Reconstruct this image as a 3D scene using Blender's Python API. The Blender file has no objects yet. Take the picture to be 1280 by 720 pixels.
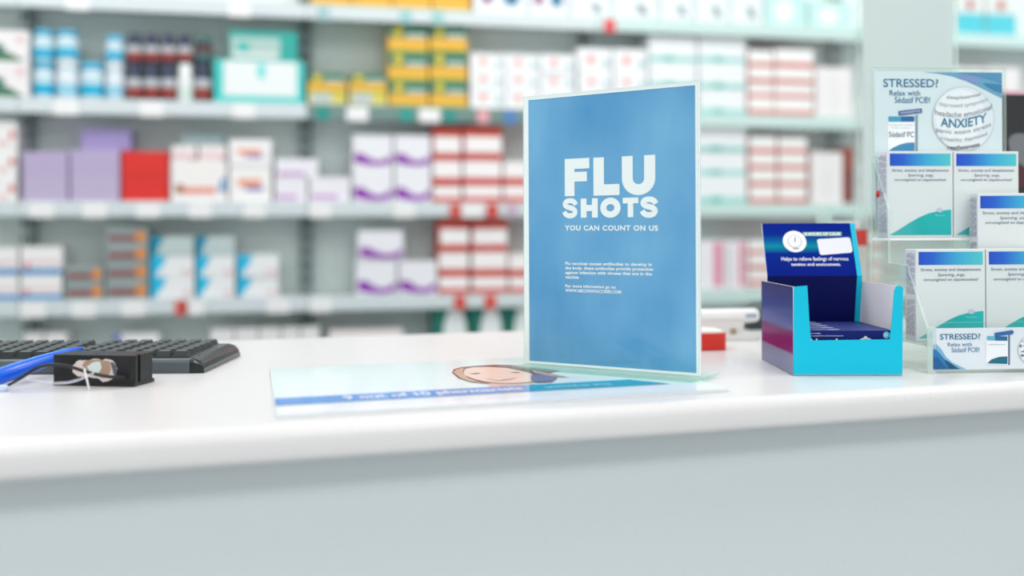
import bpy, math, random
from mathutils import Vector, Matrix
random.seed(4)
scene = bpy.context.scene
COL = scene.collection
R = math.radians

# ------------------------------------------------------------------ camera
F, CX, CY, ROLL = 1300.0, 640.0, 296.0, 0.0043
CAMZ, TOP = 1.15, 1.0
cam_d = bpy.data.cameras.new('camera'); cam = bpy.data.objects.new('camera', cam_d); COL.objects.link(cam)
cam.matrix_world = Matrix.Translation((0, 0, CAMZ)) @ Matrix.Rotation(R(90), 4, 'X') @ Matrix.Rotation(-ROLL, 4, 'Z')
cam_d.sensor_width = 36; cam_d.lens = 36 * F / 1280; cam_d.shift_y = -(360 - CY) / 1280
cam_d.clip_start = 0.05
cam_d.dof.use_dof = True; cam_d.dof.focus_distance = 1.155; cam_d.dof.aperture_fstop = 36.56e-3 / 0.0212
scene.camera = cam

# ------------------------------------------------------------------ light
w = bpy.data.worlds.new('world'); scene.world = w; w.use_nodes = True
w.node_tree.nodes['Background'].inputs[0].default_value = (0.965, 0.985, 1.0, 1)
w.node_tree.nodes['Background'].inputs[1].default_value = 0.84
scene.view_settings.view_transform = 'Standard'; scene.view_settings.look = 'None'
scene.view_settings.gamma = 1; scene.view_settings.exposure = -0.08
scene.view_settings.use_curve_mapping = False
CEIL = 2.75
PANELS = [(-1.3, 2.0, 15), (0.3, 2.3, 15), (1.9, 2.7, 15), (-1.0, 0.4, 8), (0.6, 0.6, 8), (2.0, 0.9, 8), (-0.5, -1.0, 20), (1.1, -0.8, 20)]
def area_light(x, y, p):
    d = bpy.data.lights.new('panel_light', 'AREA'); d.energy = p; d.shape = 'RECTANGLE'; d.size = 0.9; d.size_y = 0.5
    d.color = (1.0, 0.99, 0.97)
    o = bpy.data.objects.new('panel_light', d); COL.objects.link(o); o.location = (x, y, CEIL - 0.035); return o
for p in PANELS: area_light(*p)

# ------------------------------------------------------------------ helpers
def lin(c):
    c = c / 255
    return c / 12.92 if c <= 0.04045 else ((c + 0.055) / 1.055) ** 2.4
def rgb(c): return (lin(c[0]), lin(c[1]), lin(c[2]), 1)
MCACHE = {}
def mat(c, rough=0.5, spec=0.4, metal=0.0, key=None):
    k = (tuple(c), rough, spec, metal)
    if k in MCACHE: return MCACHE[k]
    m = bpy.data.materials.new(key or 'colour_%02x%02x%02x' % tuple(int(v) for v in c)); m.use_nodes = True
    nt = m.node_tree; b = nt.nodes['Principled BSDF']
    b.inputs['Base Color'].default_value = rgb(c); b.inputs['Roughness'].default_value = rough
    b.inputs['Specular IOR Level'].default_value = spec; b.inputs['Metallic'].default_value = metal
    MCACHE[k] = m; return m
def noisy(name, ca, cb, scale, rough=0.4, lo=0.4, hi=0.6, detail=4, spec=0.4, stretch=(1, 1, 1), third=None):
    m = bpy.data.materials.new(name); m.use_nodes = True; nt = m.node_tree; b = nt.nodes['Principled BSDF']
    tc = nt.nodes.new('ShaderNodeTexCoord'); mp = nt.nodes.new('ShaderNodeMapping'); mp.inputs['Scale'].default_value = stretch
    n = nt.nodes.new('ShaderNodeTexNoise'); n.inputs['Scale'].default_value = scale; n.inputs['Detail'].default_value = detail
    r = nt.nodes.new('ShaderNodeValToRGB'); r.color_ramp.elements[0].position = lo; r.color_ramp.elements[1].position = hi
    r.color_ramp.elements[0].color = rgb(ca); r.color_ramp.elements[1].color = rgb(cb)
    nt.links.new(tc.outputs['Object'], mp.inputs[0]); nt.links.new(mp.outputs[0], n.inputs['Vector'])
    nt.links.new(n.outputs['Fac'], r.inputs[0]); nt.links.new(r.outputs[0], b.inputs['Base Color'])
    b.inputs['Roughness'].default_value = rough; b.inputs['Specular IOR Level'].default_value = spec
    return m
def gradient(name, stops, axis, lo, hi, rough=0.35, spec=0.35):
    """printed colour run along a local axis (0,1,2) between lo and hi"""
    m = bpy.data.materials.new(name); m.use_nodes = True; nt = m.node_tree; b = nt.nodes['Principled BSDF']
    tc = nt.nodes.new('ShaderNodeTexCoord'); sx = nt.nodes.new('ShaderNodeSeparateXYZ'); mr = nt.nodes.new('ShaderNodeMapRange')
    mr.inputs['From Min'].default_value = lo; mr.inputs['From Max'].default_value = hi
    r = nt.nodes.new('ShaderNodeValToRGB')
    while len(r.color_ramp.elements) < len(stops): r.color_ramp.elements.new(0.5)
    for e, (p, c) in zip(r.color_ramp.elements, stops): e.position = p; e.color = rgb(c)
    nt.links.new(tc.outputs['Object'], sx.inputs[0]); nt.links.new(sx.outputs[axis], mr.inputs[0])
    nt.links.new(mr.outputs[0], r.inputs[0]); nt.links.new(r.outputs[0], b.inputs['Base Color'])
    b.inputs['Roughness'].default_value = rough; b.inputs['Specular IOR Level'].default_value = spec
    return m
def acrylic(name, tint, gloss=0.06, rough=0.02, diff=0.0):
    m = bpy.data.materials.new(name); m.use_nodes = True; nt = m.node_tree
    for n in list(nt.nodes):
        if n.type != 'OUTPUT_MATERIAL': nt.nodes.remove(n)
    out = [n for n in nt.nodes][0]
    t = nt.nodes.new('ShaderNodeBsdfTransparent'); t.inputs[0].default_value = rgb(tint)
    g = nt.nodes.new('ShaderNodeBsdfGlossy'); g.inputs['Roughness'].default_value = rough
    g.inputs['Color'].default_value = (1, 1, 1, 1)
    lw_ = nt.nodes.new('ShaderNodeLayerWeight'); pw = nt.nodes.new('ShaderNodeMath'); pw.operation = 'POWER'; pw.inputs[1].default_value = 4.5
    fr = nt.nodes.new('ShaderNodeMath'); fr.operation = 'MULTIPLY_ADD'; fr.inputs[1].default_value = 0.7; fr.inputs[2].default_value = 0.018
    nt.links.new(lw_.outputs['Facing'], pw.inputs[0]); nt.links.new(pw.outputs[0], fr.inputs[0])
    mx = nt.nodes.new('ShaderNodeMixShader')
    nt.links.new(fr.outputs[0], mx.inputs[0]); nt.links.new(t.outputs[0], mx.inputs[1]); nt.links.new(g.outputs[0], mx.inputs[2])
    last = mx
    if diff > 0:
        d = nt.nodes.new('ShaderNodeBsdfDiffuse'); d.inputs[0].default_value = rgb((244, 251, 249))
        m2 = nt.nodes.new('ShaderNodeMixShader'); m2.inputs[0].default_value = diff
        nt.links.new(mx.outputs[0], m2.inputs[1]); nt.links.new(d.outputs[0], m2.inputs[2]); last = m2
    nt.links.new(last.outputs[0], out.inputs[0])
    return m
WHITE = mat((244, 244, 244)); OFFW = mat((232, 236, 236)); BLACK = mat((22, 24, 26), 0.35)
CLEAR = acrylic('clear_acrylic', (253, 255, 254), diff=0.0)
EDGE = acrylic('acrylic_cut_edge', (232, 246, 242), rough=0.2, diff=0.36)
FOOT = acrylic('thin_base_edge', (226, 246, 240), rough=0.2, diff=0.12)

ROOTM = {}
class MB:
    def __init__(s): s.v = []; s.f = []; s.m = []; s.sm = []; s.mats = []; s.T = Matrix.Identity(4)
    def mi(s, m):
        if m not in s.mats: s.mats.append(m)
        return s.mats.index(m)
    def add(s, vs, fs, m, smooth=False):
        b = len(s.v); s.v += [s.T @ Vector(p) for p in vs]
        ms = m if isinstance(m, list) else [m] * len(fs)
        for f, mm in zip(fs, ms): s.f.append([b + i for i in f]); s.m.append(s.mi(mm)); s.sm.append(smooth)
        return s
    def box(s, lo, hi, m, six=None):
        x0, y0, z0 = lo; x1, y1, z1 = hi
        vs = [(x0,y0,z0),(x1,y0,z0),(x1,y1,z0),(x0,y1,z0),(x0,y0,z1),(x1,y0,z1),(x1,y1,z1),(x0,y1,z1)]
        fs = [(0,3,2,1),(4,5,6,7),(0,1,5,4),(1,2,6,5),(2,3,7,6),(3,0,4,7)]   # bottom top front right back left
        return s.add(vs, fs, six or m)
    def prism(s, pts, fn, a, b, m, mcap=None, smooth=False):
        """pts 2-D outline, fn(p, q, t) -> 3-D, extruded from t=a to t=b"""
        n = len(pts); vs = [fn(p[0], p[1], a) for p in pts] + [fn(p[0], p[1], b) for p in pts]
        fs = [(i, (i+1) % n, n+(i+1) % n, n+i) for i in range(n)]
        s.add(vs, fs, m, smooth)
        s.add(vs, [list(range(n))[::-1], list(range(n, 2*n))], mcap or m)
        return s
    def poly(s, pts, m): return s.add(pts, [list(range(len(pts)))], m)
    def lathe(s, prof, m, c=(0,0,0), n=28, smooth=True):
        vs = []; fs = []; ms = []
        for r_, z in prof:
            for k in range(n):
                a = 2*math.pi*k/n; vs.append((c[0]+r_*math.cos(a), c[1]+r_*math.sin(a), c[2]+z))
        for i in range(len(prof)-1):
            for k in range(n): fs.append((i*n+k, i*n+(k+1) % n, (i+1)*n+(k+1) % n, (i+1)*n+k))
        s.add(vs, fs, m, smooth)
        s.add(vs, [list(range(n))[::-1], list(range((len(prof)-1)*n, len(prof)*n))], m)
        return s
    def tube(s, pts, r_, m, n=10, r2=None):
        pts = [Vector(p) for p in pts]; rings = []; vs = []; fs = []
        up = Vector((0.12, 0.31, 1)).normalized()
        for i, p in enumerate(pts):
            t = (pts[min(i+1, len(pts)-1)] - pts[max(i-1, 0)]).normalized()
            a = t.cross(up).normalized(); b = t.cross(a).normalized()
            rr = r_[i] if isinstance(r_, (list, tuple)) else (r_ if r2 is None else r_ + (r2-r_)*i/(len(pts)-1))
            vs += [p + a*rr*math.cos(2*math.pi*k/n) + b*rr*math.sin(2*math.pi*k/n) for k in range(n)]
        for i in range(len(pts)-1):
            for k in range(n): fs.append((i*n+k, i*n+(k+1) % n, (i+1)*n+(k+1) % n, (i+1)*n+k))
        s.add(vs, fs, m, True)
        s.add(vs, [list(range(n))[::-1], list(range((len(pts)-1)*n, len(pts)*n))], m)
        return s
    def build(s, name, root=None, parent=None, loc=None, rz=0, bevel=0, seg=2):
        me = bpy.data.meshes.new(name); o = bpy.data.objects.new(name, me); COL.objects.link(o)
        if root is not None: inv = ROOTM[root.name].inverted(); o.parent = parent or root; ROOTM[o.name] = ROOTM[root.name]
        elif loc is not None:
            M = Matrix.Translation(loc) @ Matrix.Rotation(rz, 4, 'Z'); inv = M.inverted()
            o.location = loc; o.rotation_euler = (0, 0, rz); ROOTM[o.name] = M
        else: inv = Matrix.Identity(4); ROOTM[o.name] = inv
        me.from_pydata([inv @ v for v in s.v], [], s.f)
        for m in s.mats: me.materials.append(m)
        me.polygons.foreach_set('material_index', s.m); me.polygons.foreach_set('use_smooth', s.sm); me.update()
        if bevel:
            md = o.modifiers.new('bevel', 'BEVEL'); md.width = bevel; md.segments = seg; md.limit_method = 'ANGLE'; md.angle_limit = R(40)
        return o
def tag(o, label, cat, group=None, kind=None):
    o['label'] = label; o['category'] = cat
    if group: o['group'] = group
    if kind: o['kind'] = kind
    return o
def thing(name, label, cat, loc=(0,0,0), rz=0, group=None):
    o = bpy.data.objects.new(name, None); COL.objects.link(o); o.empty_display_size = 0.05
    o.location = loc; o.rotation_euler = (0, 0, rz)
    ROOTM[o.name] = Matrix.Translation(loc) @ Matrix.Rotation(rz, 4, 'Z')
    return tag(o, label, cat, group)
def struct(o): o['kind'] = 'structure'; return o
def copy_tree(o, parent=None):
    c = o.copy(); COL.objects.link(c); c.parent = parent
    for ch in [x for x in o.children]: copy_tree(ch, c)
    return c

# photograph sight lines -> places on real surfaces
def ray(px, py):
    dx, dy = px - CX, py - CY
    return (dx - ROLL*dy)/F, (dy + ROLL*dx)/F            # X/Y and -(Z-cam)/Y
def on_z(px, py, z=TOP):
    k, q = ray(px, py); Y = (CAMZ - z)/q; return Vector((k*Y, Y, z))
def at(px, py, Y):
    k, q = ray(px, py); return Vector((k*Y, Y, CAMZ - q*Y))
class Pl:
    def __init__(s, o, u, v): s.o = Vector(o); s.u = Vector(u).normalized(); s.v = Vector(v).normalized(); s.n = s.u.cross(s.v)
    def hit(s, px, py):
        k, q = ray(px, py); d = Vector((k, 1, -q)); c = Vector((0, 0, CAMZ))
        p = c + d*((s.o - c).dot(s.n)/d.dot(s.n)) - s.o
        return p.dot(s.u), p.dot(s.v)
    def pt(s, a, b, off=0): return s.o + s.u*a + s.v*b + s.n*off
    def fig(s, mb, pts, m, off): mb.poly([s.pt(a, b, off) for a, b in pts], m)
    def pxfig(s, mb, pts, m, off): s.fig(mb, [s.hit(*p) for p in pts], m, off)
def smooth(pts, n=6):
    pts = [Vector(p) for p in pts]; out = []
    for i in range(len(pts)-1):
        p0, p1, p2, p3 = pts[max(i-1, 0)], pts[i], pts[i+1], pts[min(i+2, len(pts)-1)]
        for k in range(n):
            t = k/n; out.append(.5*((2*p1)+(p2-p0)*t+(2*p0-5*p1+4*p2-p3)*t*t+(3*p1-p0-3*p2+p3)*t**3))
    out.append(pts[-1]); return out
TCACHE = {}
def text_geo(t, bold, space=1.0, shear=0):
    k = (t, bold, space, shear)
    if k not in TCACHE:
        cu = bpy.data.curves.new('lettering_curve', 'FONT'); cu.body = t; cu.resolution_u = 3; cu.offset = bold; cu.space_character = space; cu.shear = shear
        o = bpy.data.objects.new('lettering_curve', cu); COL.objects.link(o)
        me = bpy.data.meshes.new_from_object(o)
        vs = [v.co.copy() for v in me.vertices]; fs = [list(p.vertices) for p in me.polygons]
        bpy.data.objects.remove(o); bpy.data.curves.remove(cu); bpy.data.meshes.remove(me)
        TCACHE[k] = (vs, fs)
    return TCACHE[k]
def write(mb, pl, t, a0, b0, w_, h_, m, off, bold=0.0, space=1.0, slope=0.0, shear=0, warp=None):
    """text fitted in the rectangle (a0,b0,w,h) of a surface"""
    vs, fs = text_geo(t, bold, space, shear)
    x0 = min(v.x for v in vs); x1 = max(v.x for v in vs); y0 = min(v.y for v in vs); y1 = max(v.y for v in vs)
    out = []
    for v in vs:
        a = (v.x-x0)/(x1-x0)*w_; b = (v.y-y0)/(y1-y0)*h_
        if warp: out.append(pl.pt(*warp(a0+a, b0+b+slope*a), off))
        else: out.append(pl.pt(a0+a, b0+b+slope*a, off))
    mb.add(out, fs, m)
def pxwrite(mb, pl, t, xl, yt, xr, yb, m, off, yt2=None, yb2=None, **k):
    """as write(), fitted between photograph places: left edge spans yt..yb"""
    a0, b0 = pl.hit(xl, yb); _, b1 = pl.hit(xl, yt); a1, b2 = pl.hit(xr, yb if yb2 is None else yb2)
    write(mb, pl, t, a0, b0, a1-a0, b1-b0, m, off, slope=(0 if yb2 is None else (b2-b0)/(a1-a0)), **k)
def disc(pl, c, ra, n=28, rb=None): return [(c[0]+ra*math.cos(2*math.pi*i/n), c[1]+(rb or ra)*math.sin(2*math.pi*i/n)) for i in range(n)]

# ------------------------------------------------------------------ room
SA = R(12.85); SE = Vector((math.cos(SA), math.sin(SA), 0)); SN = Vector((-math.sin(SA), math.cos(SA), 0)); SO = Vector((0, 3.0, 0))
def S(s, d, z): return SO + SE*s + SN*d + Vector((0, 0, z))
mb = MB(); fl = noisy('vinyl_floor', (176, 182, 184), (188, 194, 196), 3)
mb.box((-4, -2.5, -0.1), (5, 5, 0), fl); struct(mb.build('floor'))
mb = MB(); mb.box((-4, -2.5, CEIL), (5, 5, CEIL+0.1), mat((240, 241, 240), 0.8)); struct(mb.build('ceiling'))
mb = MB(); mb.add([S(-3.2, .46, 0), S(4, .46, 0), S(4, .56, 0), S(-3.2, .56, 0), S(-3.2, .46, CEIL), S(4, .46, CEIL), S(4, .56, CEIL), S(-3.2, .56, CEIL)],
   [(0,3,2,1),(4,5,6,7),(0,1,5,4),(1,2,6,5),(2,3,7,6),(3,0,4,7)], mat((214, 222, 221), 0.8)); struct(mb.build('wall_back'))

# ------------------------------------------------------------------ counter
CA = R(18.0); CE = Vector((math.cos(CA), math.sin(CA), 0)); CN = Vector((-math.sin(CA), math.cos(CA), 0))
CT = 0.030
c0 = on_z(0, 604.5, TOP-CT); c0.z = 0
def C(s, d, z): return c0 + CE*s + CN*d + Vector((0, 0, z))
stone = noisy('speckled_white_stone', (188, 188, 190), (226, 224, 224), 700, 0.28, 0.27, 0.36, 2)
panel_m = noisy('speckled_shaded_panel', (176, 186, 190), (212, 220, 222), 650, 0.45, 0.25, 0.34, 2)  # front panel colour greyed to carry the weaker light on it
counter = thing('counter', 'white speckled stone pharmacy counter with rounded front edge', 'counter', C(0, .3, 0), CA)
prof = []
for k in range(9):
    a = R(90*k/8); prof.append((0.012 - 0.012*math.sin(a), TOP - 0.012 + 0.012*math.cos(a)))
for k in range(5):
    a = R(90*k/4); prof.append((0.006 - 0.006*math.cos(a), TOP - CT + 0.006 - 0.006*math.sin(a)))
prof += [(0.728, TOP - CT), (0.728, TOP)]
mb = MB(); mb.prism(prof, lambda p, q, t: C(t, p, q), -0.9, 2.4, stone)
o = mb.build('countertop', counter)
for p in o.data.polygons: p.use_smooth = len(p.vertices) == 4 and abs(p.normal.z) < 0.999
mb = MB(); mb.T = Matrix.Translation(C(0, 0, 0)) @ Matrix.Rotation(CA, 4, 'Z')
mb.box((-0.9, 0.034, 0.0), (2.4, 0.05, TOP-CT), panel_m); mb.build('front_panel', counter)
mb = MB(); mb.T = Matrix.Translation(C(0, 0, 0)) @ Matrix.Rotation(CA, 4, 'Z')
mb.box((-0.9, 0.05, 0.0), (-0.86, 0.7, TOP-CT), OFFW).box((2.36, 0.05, 0.0), (2.4, 0.7, TOP-CT), OFFW).box((-0.86, 0.05, 0.1), (2.36, 0.69, 0.13), OFFW); mb.build('carcass', counter)

# ------------------------------------------------------------------ counter mat under the flu sign
MT = 0.002; MZ = TOP + 0.0003
fl_, fr_ = on_z(345, 524), on_z(912, 490)
me_ = (fr_ - fl_).normalized(); mn = Vector((-me_.y, me_.x, 0)); ML = (fr_ - fl_).length; MD = 0.325
matpl = Pl(fl_ + Vector((0, 0, MZ + MT - TOP)), me_, mn)
mat_t = thing('counter_mat', 'flat printed mat with a smiling woman, lying on counter under the blue sign', 'counter mat', fl_ + Vector((0,0,MZ-TOP)), math.atan2(me_.y, me_.x))
mb = MB(); paper = mat((224, 240, 240), 0.1, 0.16, key='glossy_pale_print')
bl_ = on_z(337.5, 462.5); mk = (bl_ - fl_).normalized()
def M3(a, b, z): return fl_ + me_*a + mk*b + Vector((0, 0, MZ - TOP + z))
vs = [M3(a, b, z) for z in (0, MT) for a, b in ((0,0),(ML,0),(ML,MD),(0,MD))]
mb.add(vs, [(0,3,2,1),(4,5,6,7),(0,1,5,4),(1,2,6,5),(2,3,7,6),(3,0,4,7)], [paper, paper] + [mat((226, 228, 232), .3)]*4)
mb.build('sheet', mat_t)
G = lambda c: mat(c, 0.1, 0.16)
mb = MB(); O = .0002; sk = mk.dot(me_)/mk.dot(mn)
_, rb0 = matpl.hit(345, 507.5); _, rb1 = matpl.hit(344, 498.5)
xsplit = matpl.hit(664, 486)[0]
matpl.fig(mb, [(0.001, 0.002), (ML-.001, .002), (ML-.002, rb0-.004), (.001+sk*rb0, rb0-.004)], G((236, 240, 245)), O)
matpl.fig(mb, [(sk*rb0+.0008, rb0), (xsplit-.02, rb0), (xsplit-.02, rb1), (sk*rb1+.0008, rb1)], G((0, 132, 214)), O*2)
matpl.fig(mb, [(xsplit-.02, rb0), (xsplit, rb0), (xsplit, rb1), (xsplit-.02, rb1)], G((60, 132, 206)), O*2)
matpl.fig(mb, [(xsplit, rb0), (ML-.035, rb0), (ML-.06, rb1), (xsplit, rb1)], G((0, 160, 190)), O*2)  # teal end paints the sign's reflection into the ribbon colour
hgt = (rb1 - rb0)
a0 = matpl.hit(428, 497)[0]; a1 = matpl.hit(655, 487)[0]
write(mb, matpl, '9 out of 10 pharmacists', a0, rb0+hgt*.16, a1-a0, hgt*.62, G((240, 246, 252)), O*3, bold=.03)
write(mb, matpl, 'recommend our service', xsplit+.015, rb0+hgt*.3, .07, hgt*.4, G((170, 225, 235)), O*3, bold=.02)
write(mb, matpl, 'ask your pharmacist for advice about the vaccine', a0-.02, rb0-.03, .22, .012, G((222, 214, 222)), O*3)
mb.build('printed_ribbon_and_reflection', mat_t)
mb = MB()
hair, skin = G((112, 78, 68)), G((238, 206, 190))
P = lambda pts, c, k: matpl.pxfig(mb, pts, c, O*k)
P([(565, 466), (567, 462), (577, 459.2), (597, 457.3), (618, 456.3), (640, 456.6), (660, 458.6), (680, 461), (700, 464), (680, 468), (640, 474), (609, 480), (588, 478), (573, 473)], hair, 2)
P([(566.5, 466), (570, 462.5), (580, 460.2), (578, 466), (585, 473), (598, 477.5), (590, 478), (576, 473.5)], G((196, 168, 142)), 3)
P([(579, 466), (582, 462), (592, 460), (612, 459.6), (634, 461), (650, 464), (664, 468), (672, 473), (667, 478), (650, 479.5), (628, 480), (606, 478), (590, 474), (581, 470)], skin, 4)
P([(609, 479), (620, 479.5), (640, 480), (668, 479.5), (672, 487), (650, 491), (628, 493), (618, 490)], G((224, 186, 172)), 1.5)
P([(586, 468.2), (595, 467), (602, 467.6), (594, 468.8)], G((120, 96, 90)), 5)
P([(638, 466.2), (646, 465.6), (652, 466.8), (645, 467.4)], G((150, 122, 112)), 5)
P([(606, 474.5), (624, 475.8), (640, 474.2), (648, 472.2), (640, 475.6), (624, 477.2)], G((206, 120, 116)), 5)
P([(612, 475.2), (624, 476), (636, 474.9), (624, 476.6)], G((250, 246, 242)), 6)
P([(664, 470), (674, 469), (688, 471), (697, 473), (690, 478), (672, 479), (664, 477)], G((128, 108, 138)), 5)
P([(664, 463), (684, 466.5), (700, 470), (712, 472.5), (690, 471), (668, 467)], G((196, 160, 140)), 3)
mb.build('printed_portrait', mat_t)

# ------------------------------------------------------------------ flu sign
pl_, pr_ = Vector((.0203, 1.188, 0)), Vector((.190, 1.075, 0))
su = (pr_ - pl_).normalized()
SB = MZ + MT + 0.0008
sp = Pl(Vector((pl_.x, pl_.y, SB)), su, (0, 0, 1))
ua, ub = sp.hit(655.8, 300)[0], sp.hit(874.6, 300)[0]
ztop = sp.hit(764, 111.4)[1]
sign = thing('sign_holder', 'upright acrylic stand holding blue FLU SHOTS poster', 'sign', tuple(sp.pt((ua+ub)/2, 0)), math.atan2(su.y, su.x))
frost = mat((250, 252, 253), .25, key='white_acrylic_rim')
def slab(mb, pl, a0, a1, b0, b1, o0, o1, m, medge=None):
    q = [pl.pt(a, b, o) for o in (o0, o1) for a, b in ((a0,b0),(a1,b0),(a1,b1),(a0,b1))]
    e = medge or m
    mb.add(q, [(3,2,1,0),(4,5,6,7),(0,1,5,4),(1,2,6,5),(2,3,7,6),(3,0,4,7)], [m, m, e, e, e, e])
p_l, p_r = sp.hit(661.6, 290)[0], sp.hit(870.2, 290)[0]
p_b, p_t = sp.hit(664, 451)[1], sp.hit(765, 116)[1]
mb = MB(); slab(mb, sp, ua, ub, .003, ztop, -.0045, -.002, CLEAR, EDGE); slab(mb, sp, ua, ub, .003, ztop, .0012, .0030, CLEAR, EDGE)
mb.build('acrylic_panel', sign)
mb = MB()
slab(mb, sp, ua, p_l, .003, ztop, -.0019, .0011, frost); slab(mb, sp, p_r, ub, .003, ztop, -.0019, .0011, frost)
slab(mb, sp, p_l, p_r, p_t, ztop, -.0019, .0011, frost); slab(mb, sp, p_l, p_r, .003, p_b, -.0019, .0011, frost)
mb.build('rim', sign)
mb = MB(); slab(mb, sp, ua, ub+.004, -.0004, .0018, -.040, .032, CLEAR, FOOT)
mb.build('base_plate', sign)
blue = noisy('blue_poster_print', (64, 146, 204), (128, 192, 232), 9, 0.4, 0.3, 0.72, 6, stretch=(1, 1, .55))
mb = MB(); slab(mb, sp, p_l, p_r, p_b, p_t, -.0012, .0004, blue); poster = mb.build('poster', sign)
mb = MB(); ink = mat((250, 251, 253), 0.5); o1 = .0008
def heavy(ch, sw, asp):
    """quads of a heavy grotesque capital in a unit box; sw stroke (share of width), asp width/height"""
    t = sw; h = sw*asp*.92; Q = []
    r4 = lambda x0, y0, x1, y1: Q.append([(x0, y0), (x1, y0), (x1, y1), (x0, y1)])
    if ch == 'F': r4(0, 0, t, 1); r4(t, 1-h, 1, 1); r4(t, .5-h*.42, .9, .5+h*.5)
    if ch == 'L': r4(0, 0, t, 1); r4(t, 0, 1, h)
    if ch == 'H': r4(0, 0, t, 1); r4(1-t, 0, 1, 1); r4(t, .5-h*.5, 1-t, .5+h*.5)
    if ch == 'T': r4(0, 1-h, 1, 1); r4(.5-t/2, 0, .5+t/2, 1-h)
    if ch == 'U':
        y = .42; r4(0, y, t, 1); r4(1-t, y, 1, 1); n = 16
        oo = [(.5-.5*math.cos(math.pi*k/n), y-y*1.02*math.sin(math.pi*k/n)) for k in range(n+1)]
        ii = [(.5-(.5-t)*math.cos(math.pi*k/n), y-(y-h*.95)*math.sin(math.pi*k/n)) for k in range(n+1)]
        for k in range(n): Q.append([oo[k], oo[k+1], ii[k+1], ii[k]])
    if ch == 'O':
        n = 32; e = lambda rx, ry, k: (.5+rx*math.cos(2*math.pi*k/n), .5+ry*math.sin(2*math.pi*k/n))
        for k in range(n): Q.append([e(.5, .52, k), e(.5, .52, k+1), e(.5-t*.98, .52-h, k+1), e(.5-t*.98, .52-h, k)])
    if ch == 'S':
        ctr = [(.88, .67), (.80, .80), (.66, .875), (.5, .895), (.32, .875), (.2, .80), (.165, .715), (.21, .63), (.34, .565), (.52, .52), (.70, .465), (.815, .38), (.835, .285), (.78, .19), (.66, .125), (.5, .105), (.32, .13), (.19, .21), (.115, .33)]
        pts = smooth([(x, y, 0) for x, y in ctr], 3); L_, R_ = [], []
        for i, p in enumerate(pts):
            d = pts[min(i+1, len(pts)-1)] - pts[max(i-1, 0)]; d = Vector((d.x*asp, d.y, 0)).normalized(); n_ = Vector((-d.y/asp, d.x, 0))*h*.53
            L_.append(p+n_); R_.append(p-n_)
        for i in range(len(pts)-1): Q.append([(v.x, v.y) for v in (R_[i], R_[i+1], L_[i+1], L_[i])])
    return Q
def headline(letters, yb, yt, off):
    """letters: (char, left px, right px); yb, yt run of the base and cap lines in the photograph"""
    for ch, xl, xr in letters:
        a0, a1 = sp.hit(xl, 220)[0], sp.hit(xr, 220)[0]
        b0 = sp.hit((xl+xr)/2, yb((xl+xr)/2))[1]; b1 = sp.hit((xl+xr)/2, yt((xl+xr)/2))[1]
        w_, h_ = a1-a0, b1-b0
        st = {'F': .40, 'L': .41, 'U': .33, 'S': .3, 'H': .345, 'O': .31, 'T': .355}[ch]
        for q in heavy(ch, st, w_/h_): sp.fig(mb, [(a0+x*w_, b0+y*h_) for x, y in q], ink, off)
ln = lambda x0, y0, x1, y1: (lambda x: y0+(y1-y0)*(x-x0)/(x1-x0))
headline([('F', 706.4, 737.2), ('L', 742.2, 774.8), ('U', 777.8, 819.6)], ln(706, 245.2, 820, 243.2), ln(706, 198.8, 820, 193.4), o1)
headline([('S', 703.4, 722.4), ('H', 726.2, 747.6), ('O', 750.6, 776), ('T', 778.6, 798.2), ('S', 800.4, 822.8)], ln(703, 272.4, 823, 271.2), ln(703, 248.6, 823, 246.4), o1)
pxwrite(mb, sp, 'YOU CAN COUNT ON US', 706.4, 281.6, 823, 288.2, ink, o1, yb2=288.6, bold=.035, space=1.12)
a0, bt = sp.hit(707, 331.4); lw = sp.hit(817, 334)[0] - a0; lh = (sp.hit(707, 331.4)[1] - sp.hit(707, 337)[1])
rows = [('Flu vaccines causes antibodies to develop in', .985), ('the body, these antibodies provide protection', 1.0), ('against infection with viruses that are in the', .985), ('vaccine.', .165), None, ('For more information go to:', .59), ('WWW.ABCONNVACCINES.COM', .645)]
for i, r_ in enumerate(rows):
    if r_:
        desc = any(c in 'gpqy' for c in r_[0])
        write(mb, sp, r_[0], a0, bt - lh*i - (lh*.18 if desc else 0), lw*r_[1], lh*(.93 if desc else .74), ink, o1, bold=.03, space=1.03)
mb.build('lettering', sign, poster)

# ------------------------------------------------------------------ blue counter display with cartons
DO = Vector(on_z(992, 470)); DR = R(-1.0)
DW, DD, DH = .1155, .150, .096
disp = thing('display_box', 'cyan and navy cardboard counter display box with raised printed back', 'display box', (DO.x, DO.y, TOP+.0004), DR)
DM = ROOTM[disp.name]
cyan = mat((6, 192, 222), 0.4, .25); navy = mat((14, 34, 140), 0.3); shaded_navy = mat((4, 14, 84), 0.45, .2); card = mat((244, 240, 242), 0.6)
T = .0012
def local(): m_ = MB(); m_.T = DM; return m_
mb = local(); mb.box((0, 0, 0), (DW, DD, T), card); mb.build('bottom', disp)
mb = local()   # front with a cut-out window
fp = [(0, 0), (DW, 0), (DW+.0012, DH-.002), (DW-.002, DH), (DW-.0062, DH-.001), (DW-.0082, DH-.006), (DW-.0105, .062), (DW-.0132, .0385), (.0188, .0375), (.0175, .05), (.0150, DH), (.0008, DH-.001)]
mb.prism(fp, lambda p, q, t: (p, t, q), 0, T, cyan); mb.build('front_panel', disp, bevel=.0004)
side = [(0, 0), (DD, 0), (DD, DH-.001), (0, DH-.001)]
sidem = gradient('display_side_print', [(0, (142, 144, 172)), (.22, (136, 138, 168)), (.25, (132, 22, 104)), (.47, (122, 20, 102)), (.52, (92, 98, 158)), (.66, (34, 60, 140)), (1, (10, 28, 104))], 2, 0, DH, .25, .03)
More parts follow.
